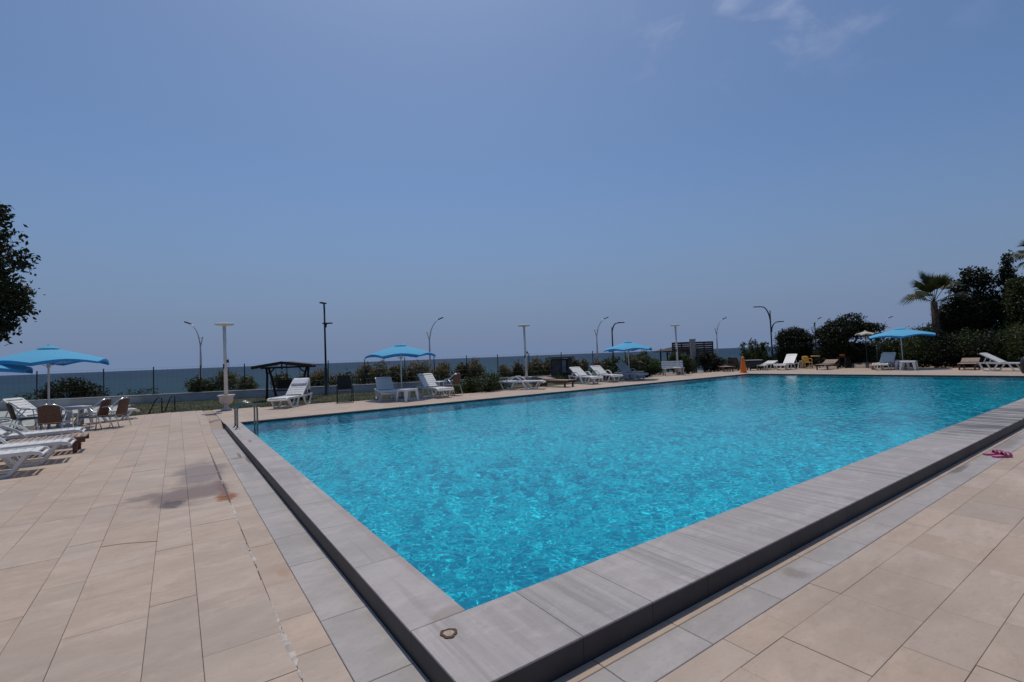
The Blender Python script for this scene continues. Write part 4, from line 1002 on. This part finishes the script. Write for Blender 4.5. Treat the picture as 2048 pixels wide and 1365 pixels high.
p = gd(1751, 736, FAR); t = thing('green_post', 'dark green metal post behind the brown flower pot', 'post', (p[0]+.4, p[1], FAR-.1))
MB().tube([(0, 0, 0), (0, 0, 1.35)], .05, 8).build('shaft', m_green, t, True); MB().lathe([(.07, 1.35), (.07, 1.38), (.02, 1.42)], 10).build('cap', m_green, t)
p = gd(2059, 747, FAR); t = thing('black_drum', 'black drum with a pale handle at the right edge of the pool', 'drum', (p[0], p[1], FAR), .3)
MB().lathe([(.20, 0), (.24, .08), (.25, .40), (.22, .60), (.12, .68), (.02, .70)], 20).build('body', m_black, t, True); MB().tube([(-.20, -.16, .42), (-.27, -.2, .58), (-.20, -.16, .72)], .022, 7).build('handle', m_white, t, True)

# ------------------------------------------------------------------ vegetation
def leaf_cloud(centres, per, spread, size, rng, flat=0.0, aspect=1.9, up=0.0):
    """leaf-sized quads scattered round clump centres"""
    c = np.repeat(np.asarray(centres, float), per, axis=0); n = len(c)
    p = c+rng.normal(0, 1, (n, 3))*np.array([spread, spread, spread*(1-flat)])
    a = rng.normal(0, 1, (n, 3)); a[:, 2] += up; a /= np.linalg.norm(a, axis=1, keepdims=True)
    b = np.cross(a, rng.normal(0, 1, (n, 3))); b /= np.linalg.norm(b, axis=1, keepdims=True)
    s = size*rng.uniform(.6, 1.35, (n, 1)); l = a*s*aspect/2; w = b*s/2; nrm = np.cross(a, b)*s*.18
    v = np.stack([p-l, p+w+nrm, p+l, p-w+nrm], 1).reshape(-1, 3)
    return v, np.arange(n*4).reshape(-1, 4)
def blob_centres(blobs, n, rng, shell=.55):
    """clump centres inside a set of ellipsoids (x,y,z,rx,ry,rz), denser near their surface"""
    vol = np.array([b[3]*b[4]*b[5] for b in blobs])**.8; k = rng.choice(len(blobs), n, p=vol/vol.sum()); B = np.array(blobs)[k]
    d = rng.normal(0, 1, (n, 3)); d /= np.linalg.norm(d, axis=1, keepdims=True); r = shell+(1-shell)*rng.random((n, 1))
    r = np.where(rng.random((n, 1)) < .25, rng.random((n, 1))**.5, r)
    return B[:, :3]+d*r*B[:, 3:]
def plant(name, label, cat, x, y, z, blobs, n, per, spread, size, mat, trunk=None, seed=1, group=None, flat=0., aspect=1.9, upb=0., flowers=0, stems=0):
    rng = np.random.default_rng(seed); t = thing(name, label, cat, (x, y, z), -YAW, group)
    C = blob_centres(blobs, n, rng); v, f = leaf_cloud(C, per, spread, size, rng, flat, aspect, upb)
    v[:, 2] = np.maximum(v[:, 2], .01)
    raw('crown' if cat == 'tree' else 'foliage', v, f, mat, t)
    if trunk:
        m = MB()
        for pts, r in trunk: m.tube(pts, r, 7)
        tr = m.build('trunk', m_bark, t, True)
        # limbs reach into the crown
        lm = MB(); top = Vector(trunk[0][0][-1])
        for k in rng.choice(len(C), min(len(C), 16), replace=False):
            e = Vector(C[k]); mid = top.lerp(e, .5)+Vector(rng.normal(0, .12, 3)); lm.tube([top-Vector((0, 0, .25)), mid, e], [trunk[0][1][-1]*.6, .03, .012], 5, False)
        lm.build('limb', m_bark, t)
    if stems:
        m = MB(); 
        for k in rng.choice(len(C), min(stems, len(C)), replace=False):
            e = Vector(C[k]); b = Vector((e.x*.35, e.y*.35, 0)); m.tube([b, b.lerp(e, .55)+Vector((0, 0, .1)), e], [.018, .013, .006], 4, False)
        m.build('stem', m_bark, t)
    if flowers:
        P = C[rng.choice(len(C), min(flowers, len(C)), replace=False)]; P = P[P[:, 2] > np.median(C[:, 2])*.9]
        v, f = leaf_cloud(P+np.array([0, 0, .06]), 8, .045, .045, rng, 0, 1.1); tag(raw('flower', v, f, m_flower, t), kind='stuff')
    return t

# oleanders behind the wall: photo column, metres behind the wall, width, height
ole = [(388, .9, .9, .95, 0), (436, 1.1, 1.3, 1.15, 0), (478, 1.0, .75, .8, 0), (556, 1.0, .8, 1.05, 0), (600, .9, .7, .85, 0), (632, 1.2, 1.0, 1.15, 1), (678, 1.0, 1.0, 1.0, 1),
       (728, .9, 1.1, 1.35, 1), (764, 1.1, 1.1, 1.45, 1), (800, .9, 1.0, 1.2, 1), (838, 1.0, 1.2, 1.35, 1), (884, .9, 1.2, 1.35, 1), (926, 1.0, .8, 1.05, 1), (958, .9, 1.0, 1.4, 1), (1018, 1.0, .6, .95, 1),
       (1048, 1.1, .8, 1.05, 1), (1076, .9, .9, 1.25, 1), (1096, 1.0, .8, 1.15, 1), (1160, .9, 1.0, 1.15, 1), (1178, 1.3, .8, 1.05, 0), (1212, .9, 1.0, .95, 1), (1240, 1.1, 1.1, 1.15, 0), (1278, .9, 1.1, 1.25, 0), (1304, 1.0, 1.0, 1.2, 0)]
names = ['small oleander left of the nearest disc lamp', 'oleander directly behind the nearest disc lamp', 'low oleander right of the nearest disc lamp', 'oleander seen left of the swing posts', 'oleander seen through the garden swing',
         'oleander between the swing and the tall green lamp', 'oleander just right of the tall green lamp', 'dense oleander above the black mesh chair', 'pink flowering oleander left of the middle parasol pole', 'oleander behind the middle parasol pole',
         'flowering oleander just right of the middle parasol pole', 'flowering oleander behind the slim white table', 'oleander behind the lone wicker chair', 'tall oleander above the green bush on the lawn', 'narrow oleander behind the flat lounger',
         'oleander directly behind the second disc lamp', 'oleander right of the second disc lamp', 'oleander touching the left side of the hut', 'oleander touching the right side of the hut', 'oleander behind the raised lounger beyond the hut',
         'oleander left of the bent green lamp', 'oleander under the bent green lamp', 'oleander behind the fourth parasol pole', 'oleander left of the white park bench']
for i, (px, off, w, h, fl) in enumerate(ole):
    s_ = wall_s(px); p = wallpt(s_, off, 0); zb = -.05-.12*off; H = h+.38-zb*0.5
    rg_ = np.random.default_rng(100+i); B = []
    for k in range(6): a = rg_.uniform(0, 6.28); r = rg_.uniform(0, .34)*w; hh = H*rg_.uniform(.55, .9); B.append((r*1.5*math.cos(a), r*1.5*math.sin(a), hh*.75+.12, .27*w, .27*w, H*.24))
    B.append((0, 0, H*.42, .62*w, .5*w, H*.34))
    plant('oleander_bush', names[i], 'bush', p[0], p[1], zb, B, 190, 9, .085, .05, m_leaf_ole if i % 3 else m_leaf_mid, seed=200+i, group='oleanders behind the white wall', aspect=3.6, upb=.7, flowers=90 if fl else 14, stems=30)

SB = [(0, 0, .45, .8, .6, .4), (.5, .1, .5, .5, .5, .4), (-.5, 0, .4, .5, .5, .35)]
p = G(120, 21.5, 0); plant('dark_shrub', 'dark rounded shrub under the left parasol before the sea', 'shrub', p[0], p[1]+2.2, -.05, [(0, 0, .75, 1.3, .9, .6), (.9, .1, .55, .8, .6, .45), (-1.0, 0, .5, .7, .6, .45), (.2, 0, 1.05, .7, .6, .35)], 420, 10, .09, .06, m_leaf_dark, seed=5, stems=20)
p = G(15, 22.0, 0); plant('sparse_shrub', 'sparse low shrub behind the wall at the left edge', 'shrub', p[0], p[1]+4.0, -.2, [(0, 0, .5, .9, .6, .45), (.9, 0, .5, .5, .4, .5)], 60, 8, .06, .05, m_leaf_mid, seed=6, stems=20)
p = G(258, 24, 0); plant('sparse_shrub', 'sparse low shrub behind the wall above the handrails', 'shrub', p[0], p[1]+2.5, -.2, [(0, 0, .45, .8, .5, .35), (.9, 0, .6, .5, .4, .4)], 60, 8, .06, .05, m_leaf_mid, seed=7, stems=18)
p = G(960, 20.6, 0); plant('green_bush', 'round green bush on the lawn left of the flat lounger', 'bush', p[0], p[1], .03, SB, 260, 10, .06, .05, m_leaf_mid, seed=8, stems=16)
p = G(925, 20.4, 0); plant('green_bush', 'low fresh green plant right of the lone wicker chair', 'bush', p[0], p[1], .03, [(0, 0, .28, .5, .4, .26), (.35, 0, .3, .3, .3, .28)], 120, 9, .05, .045, m_leaf_bright, seed=9, upb=.6)
p = G(1000, 21.5, 0); plant('green_bush', 'low grassy plant behind the left end of the flat lounger', 'bush', p[0], p[1], .03, [(0, 0, .25, .55, .4, .24)], 90, 9, .05, .045, m_leaf_bright, seed=10, upb=.8)
p = G(1078, 23.5, 0); plant('green_bush', 'low green tuft between flat lounger and wooden lounger', 'bush', p[0], p[1], .03, [(0, 0, .25, .4, .4, .24)], 70, 9, .05, .045, m_leaf_bright, seed=11, upb=.8)
p = G(1118, 25.5, 0); plant('green_bush', 'low green plant at the foot of the wooden hut', 'bush', p[0], p[1], .03, [(0, 0, .22, .5, .4, .22)], 70, 9, .05, .045, m_leaf_bright, seed=12, upb=.6)
p = G(1212, 27.5, 0); plant('green_bush', 'dark green plant left of the grey shaded lounger', 'bush', p[0], p[1], .05, [(0, 0, .45, .6, .5, .4)], 160, 9, .06, .05, m_leaf_mid, seed=13, upb=.4)
p = G(1296, 29.3, 0); plant('green_bush', 'bright green bush left of the white park bench', 'bush', p[0], p[1], .05, [(0, 0, .5, .8, .6, .45), (.5, 0, .6, .6, .5, .5), (-.8, 0, .4, .6, .5, .35)], 380, 10, .07, .055, m_leaf_bright, seed=14, stems=12)
p = G(1286, 29.8, 0); plant('green_bush', 'dark upright bush behind the fourth parasol', 'bush', p[0], p[1], .0, [(0, 0, .8, .7, .5, .6), (.1, 0, 1.2, .35, .3, .4)], 240, 10, .07, .055, m_leaf_mid, seed=15, stems=12)
p = G(1362, 30.4, 0); plant('green_bush', 'leafy bush behind the white park bench', 'bush', p[0], p[1], .05, [(0, 0, .7, .8, .5, .65), (.5, 0, .5, .5, .4, .45), (-.3, 0, 1.05, .45, .35, .4)], 360, 10, .07, .06, m_leaf_mid, seed=16, stems=12)
p = G(1418, 31.4, 0); plant('green_bush', 'dark bush right of the concrete pillar', 'bush', p[0], p[1], .05, [(0, 0, .65, .85, .5, .6), (.7, 0, .45, .5, .4, .4), (-.2, 0, 1.0, .4, .3, .35)], 380, 10, .07, .06, m_leaf_dark, seed=17, stems=12)
p = G(1452, 33.5, 0); plant('green_bush', 'low bush between the wooden screen and brown chairs', 'bush', p[0], p[1], .0, [(0, 0, .45, .7, .5, .4), (.7, 0, .35, .5, .4, .3)], 160, 9, .07, .055, m_leaf_mid, seed=18, upb=.5)
# tall spiky bush behind the grill
p = G(1512, 33.0, 0); rg_ = np.random.default_rng(19); B = [(0, 0, .8, .95, .7, .75)]+[(rg_.uniform(-.95, .95), rg_.uniform(-.4, .4), rg_.uniform(1.2, 1.75), .13, .13, .45) for k in range(14)]
plant('spiky_bush', 'bush with upright shoots behind the black grill', 'bush', p[0], p[1], .0, B, 460, 9, .06, .055, m_leaf_mid, seed=20, aspect=3.0, upb=1.2, stems=30)
p = G(1592, 32.6, 0); plant('round_bush', 'tall round dark bush right of the two-armed green lamp', 'bush', p[0], p[1], .0, [(0, 0, 1.5, 1.32, 1.0, 1.2), (-.45, 0, 2.15, .75, .6, .6), (.45, 0, 2.15, .75, .6, .55), (0, 0, .75, 1.35, .9, .75), (0, 0, 2.4, .6, .5, .4)], 1900, 11, .085, .06, m_leaf_dark, seed=21)
# spreading tree on the right
p = G(1697, 30.5, 0); TRK = [([(0, 0, 0), (.05, 0, .7), (-.05, .05, 1.4), (.05, 0, 1.9)], [.16, .13, .11, .09]), ([(.05, 0, .9), (.5, .1, 1.6), (.9, .1, 2.2)], [.09, .07, .05])]
plant('spreading_tree', 'dark spreading tree between the round bush and right-hand parasol', 'tree', p[0], p[1], 0, [(0, 0, 2.5, 1.7, 1.3, .58), (-1.2, -.2, 1.9, .9, .9, .6), (1.2, .2, 2.5, 1.1, .8, .42), (.35, 0, 3.15, .75, .6, .36), (-.5, 0, 2.85, .8, .6, .3), (-.75, 0, 1.3, 1.1, .8, .8), (1.7, 0, 2.0, .7, .5, .3), (2.1, 0, 2.6, .5, .4, .16), (.8, .3, 1.0, 1.2, .8, .8), (-1.3, 0, 2.3, .6, .6, .4), (0, .3, .7, 1.5, .8, .6)], 1700, 11, .10, .07, m_leaf_dark, TRK, 22, flat=.35)
p = G(1762, 33, 0); plant('low_tree', 'green bushy tree behind the blue parasol by the palm', 'tree', p[0], p[1], 0, [(0, 0, 1.0, 1.1, .9, .9), (1.2, 0, 1.2, .9, .8, .9), (2.2, 0, 1.6, .8, .7, .9), (3.0, -.3, 1.9, .7, .6, .8)], 900, 10, .10, .07, m_leaf_mid, [([(0, 0, 0), (.3, 0, .8)], [.09, .06])], 23)

# hedge beyond the right-hand deck, one bush after another
hedge_names = ['hedge bush directly behind the right-hand parasol', 'hedge bush below the palm trunk', 'hedge bush behind the last wooden lounger', 'hedge bush behind the lounger seen from the side', 'hedge bush at the right edge of the photo']
for i, (px, d, h) in enumerate(((1835, 29.2, 1.8), (1885, 28.0, 2.0), (1938, 27.2, 2.1), (1990, 25.6, 2.0), (2045, 24.4, 2.2))):
    p = G(px, d, 0); w = .95
    plant('hedge_bush', hedge_names[i], 'hedge', p[0], p[1], .0, [(0, 0, h*.5, w, w, h*.5), (.5, .5, h*.65, w*.8, w*.8, h*.4), (-.4, -.5, h*.4, w*.8, w*.8, h*.4), (.2, -.8, h*.45, w*.8, w*.8, h*.42)], 900, 9, .10, .065, m_leaf_dark if i % 2 else m_leaf_mid, seed=30+i, group='hedge beyond the right-hand deck')
for i, (px, d, h, lab) in enumerate(((1655, 35, 1.3, 'dark shrub in the gap left of the spreading tree'), (1680, 36, 1.2, 'dark shrub behind the spreading tree trunk'), (1722, 36, 1.5, 'dark shrub below the cream parasol'), (1790, 33, 1.6, 'dark shrub left of the right-hand parasol pole'), (1570, 36, 1.1, 'dark shrub low behind the steep white lounger'), (1535, 35, .9, 'low dark shrub behind the two-armed lamp post'))):
    p = G(px, d, 0); plant('dark_shrub', lab, 'shrub', p[0], p[1], 0, [(0, 0, h*.5, .9, .7, h*.5), (.6, 0, h*.45, .7, .6, h*.45), (-.6, 0, h*.4, .7, .6, h*.4)], 420, 9, .10, .07, m_leaf_dark, seed=70+i, group='dark shrubs behind the right-hand deck')
# tall trees behind the hedge
p = G(1950, 30, 0); plant('dense_tree', 'dark tree with rounded top right of the palm', 'tree', p[0], p[1], 0, [(0, 0, 3.2, 1.9, 1.4, 1.3), (.3, 0, 5.35, 1.0, .7, .72), (-.7, 0, 4.75, .5, .5, .6), (1.0, 0, 4.9, .7, .5, .8), (0, 0, 1.6, 2.0, 1.4, 1.2), (-1.3, 0, 3.0, .9, .7, .7), (1.4, 0, 3.6, .9, .8, .9)], 2300, 11, .11, .085, m_leaf_dark, [([(0, 0, 0), (.1, 0, 1.5), (0, 0, 3.0)], [.2, .16, .12])], 41)
p = G(2028, 29.5, 0); B = [(0, 0, .9+.55*k, .62-.055*k, .6-.055*k, .5) for k in range(8)]+[(0, 0, 5.6, .34, .25, .5), (.05, 0, 6.4, .26, .2, .5), (-.35, 0, 5.6, .22, .2, .3), (.42, 0, 5.3, .22, .2, .14), (0, 0, 5.0, .5, .4, .5)]
plant('tall_shoot_tree', 'narrow pointed tree near the right edge, taller than its neighbours', 'tree', p[0], p[1], 0, B, 800, 10, .09, .08, m_leaf_dark, [([(0, 0, 0), (0, 0, 2.5), (.05, 0, 5.6)], [.14, .1, .03])], 42)
p = G(2075, 28, 0); plant('dense_tree', 'leafy tree cut off by the right edge of the photo', 'tree', p[0], p[1], 0, [(0, 0, 3.5, 1.6, 1.2, 1.3), (-.2, 0, 4.6, 1.1, .8, .6), (-.3, 0, 1.8, 1.6, 1.2, 1.2)], 1300, 11, .11, .08, m_leaf_mid, [([(0, 0, 0), (0, 0, 2.8)], [.18, .1])], 43)
p = G(1905, 33, 0); plant('dense_tree', 'lower tree filling the gap right behind the palm', 'tree', p[0], p[1], 0, [(0, 0, 1.9, 1.5, 1.3, 1.3), (1.2, 0, 2.6, 1.2, 1.0, 1.1), (.4, 0, 2.9, .8, .7, .8)], 1200, 11, .11, .08, m_leaf_dark, [([(0, 0, 0), (0, 0, 1.8)], [.15, .1])], 44)

# big tree on the left: its crown reaches in over the deck edge
p = G(-150, 16.0, -.1)
rg_ = np.random.default_rng(51); ex = Vector((rt.x, rt.y, 0)).normalized()
def LB(px, py, d, r, rz=None):                            # crown lobe at a photo place and distance, local to the trunk
    q = CAM+(fw+rt*((px-1024)/FPX)-up*((py-682.5)/FPX))*d; dx, dy = q.x-p[0], q.y-p[1]; c_, s_ = math.cos(YAW), math.sin(YAW); return (dx*c_-dy*s_, dx*s_+dy*c_, q.z+.1, r, r, rz or r)
B = [LB(-20, 425, 15.8, .42), LB(8, 470, 15.6, .48, .36), LB(-15, 525, 15.8, .5), LB(40, 525, 15.5, .33, .26), LB(0, 575, 15.8, .6), LB(30, 590, 15.6, .42), LB(20, 625, 15.9, .55), LB(-30, 650, 15.8, .6), LB(-60, 480, 16, .9), LB(-90, 580, 16, 1.1),
     LB(-160, 450, 16.2, 1.5), LB(-160, 330, 16.2, 1.2), LB(-240, 560, 16, 1.3), LB(-5, 655, 15.7, .35), LB(-8, 415, 15.6, .25)]
plant('large_tree', 'large dark tree whose crown enters at the left edge', 'tree', p[0], p[1], -.1, B, 1900, 13, .12, .085, m_leaf_dark, [([(0, 0, 0), (.1, 0, 1.5), (.0, .1, 3.2)], [.24, .19, .15])], 52)

# fan palms
def palm(label, x, y, z, h, leaves, rl, seed, tr=.17):
    rg_ = np.random.default_rng(seed); t = thing('fan_palm', label, 'tree', (x, y, z), 0, 'fan palms'); r_ = random.Random(seed)
    tk = MB().tube([(0, 0, 0), (.03, 0, h*.5), (0, .02, h)], [tr*1.2, tr*1.05, tr], 10).build('trunk', m_palmbark, t, True)
    st = MB()
    for k in range(170):
        a = rg_.uniform(0, 6.28); zz_ = rg_.uniform(.2, h); q = tr*.95; L = rg_.uniform(.10, .24); c_, s_ = math.cos(a), math.sin(a)
        st.add([(c_*q-s_*.03, s_*q+c_*.03, zz_), (c_*q+s_*.03, s_*q-c_*.03, zz_), (c_*(q+L), s_*(q+L), zz_+L*rg_.uniform(.1, .8))], [(0, 1, 2)])
    tag(st.build('leaf_stub', m_palmbark, tk), kind='stuff')
    for (az, elv, L) in leaves:
        c_, s_ = math.cos(R(az)), math.sin(R(az)); e_ = R(elv); d = Vector((c_*math.cos(e_), s_*math.cos(e_), math.sin(e_))); side = Vector((-s_, c_, 0)); nrm = side.cross(d)
        b0 = Vector((0, 0, h)); hub = b0+d*L*.52; lf = MB(); lf.tube([b0, b0+d*L*.25+Vector((0, 0, .02)), hub], [.02, .016, .012], 5, False)
        nseg = 26
        for k in range(nseg):
            sp_ = 50 if elv > 45 else 82; w = R(-sp_+2*sp_*k/(nseg-1)); dd = (d*math.cos(w)+side*math.sin(w)).normalized(); ll = rl*(.72+.28*math.cos(w))*r_.uniform(.9, 1.08); wd = .036
            q = dd.cross(nrm).normalized()*wd; mid = hub+dd*ll*.55+nrm*.03; tip = hub+dd*ll+Vector((0, 0, -ll*(.05+.42*max(0, math.cos(e_)))))+nrm*r_.uniform(-.05, .05)
            lf.add([hub-q*.3, mid-q, tip, mid+q, hub+q*.3], [(0, 1, 3, 4), (1, 2, 3)])
        lf.build('frond', m_palm, t)
ang = lambda right_deg: math.degrees(math.atan2(rt.y, rt.x))+right_deg      # 0 = towards the right of the photo
p = G(1877, 29.5, 0)
palm('fan palm with shaggy trunk right of the blue parasol', p[0], p[1], 0, 3.95, [(ang(180), 14, 1.9), (ang(170), 24, 1.5), (ang(165), 58, 1.7), (ang(120), 76, 2.2), (ang(40), 66, 1.9), (ang(10), 48, 1.9), (ang(-50), 60, 1.6), (ang(-90), 72, 1.5), (ang(4), 12, 1.9), (ang(-14), 22, 1.6), (ang(-150), 50, 1.4), (ang(90), 40, 1.3), (ang(100), 84, 1.6), (ang(0), 72, 1.7)], 1.25, 61, .17)
p = G(2095, 26.0, 0)
palm('fan palm mostly outside the right edge, one frond in view', p[0], p[1], 0, 5.9, [(ang(k*45), 10+(k*37) % 50, 1.1) for k in range(8)]+[(ang(180), 14, 1.0), (ang(190), -15, 1.0)], .9, 62, .2)
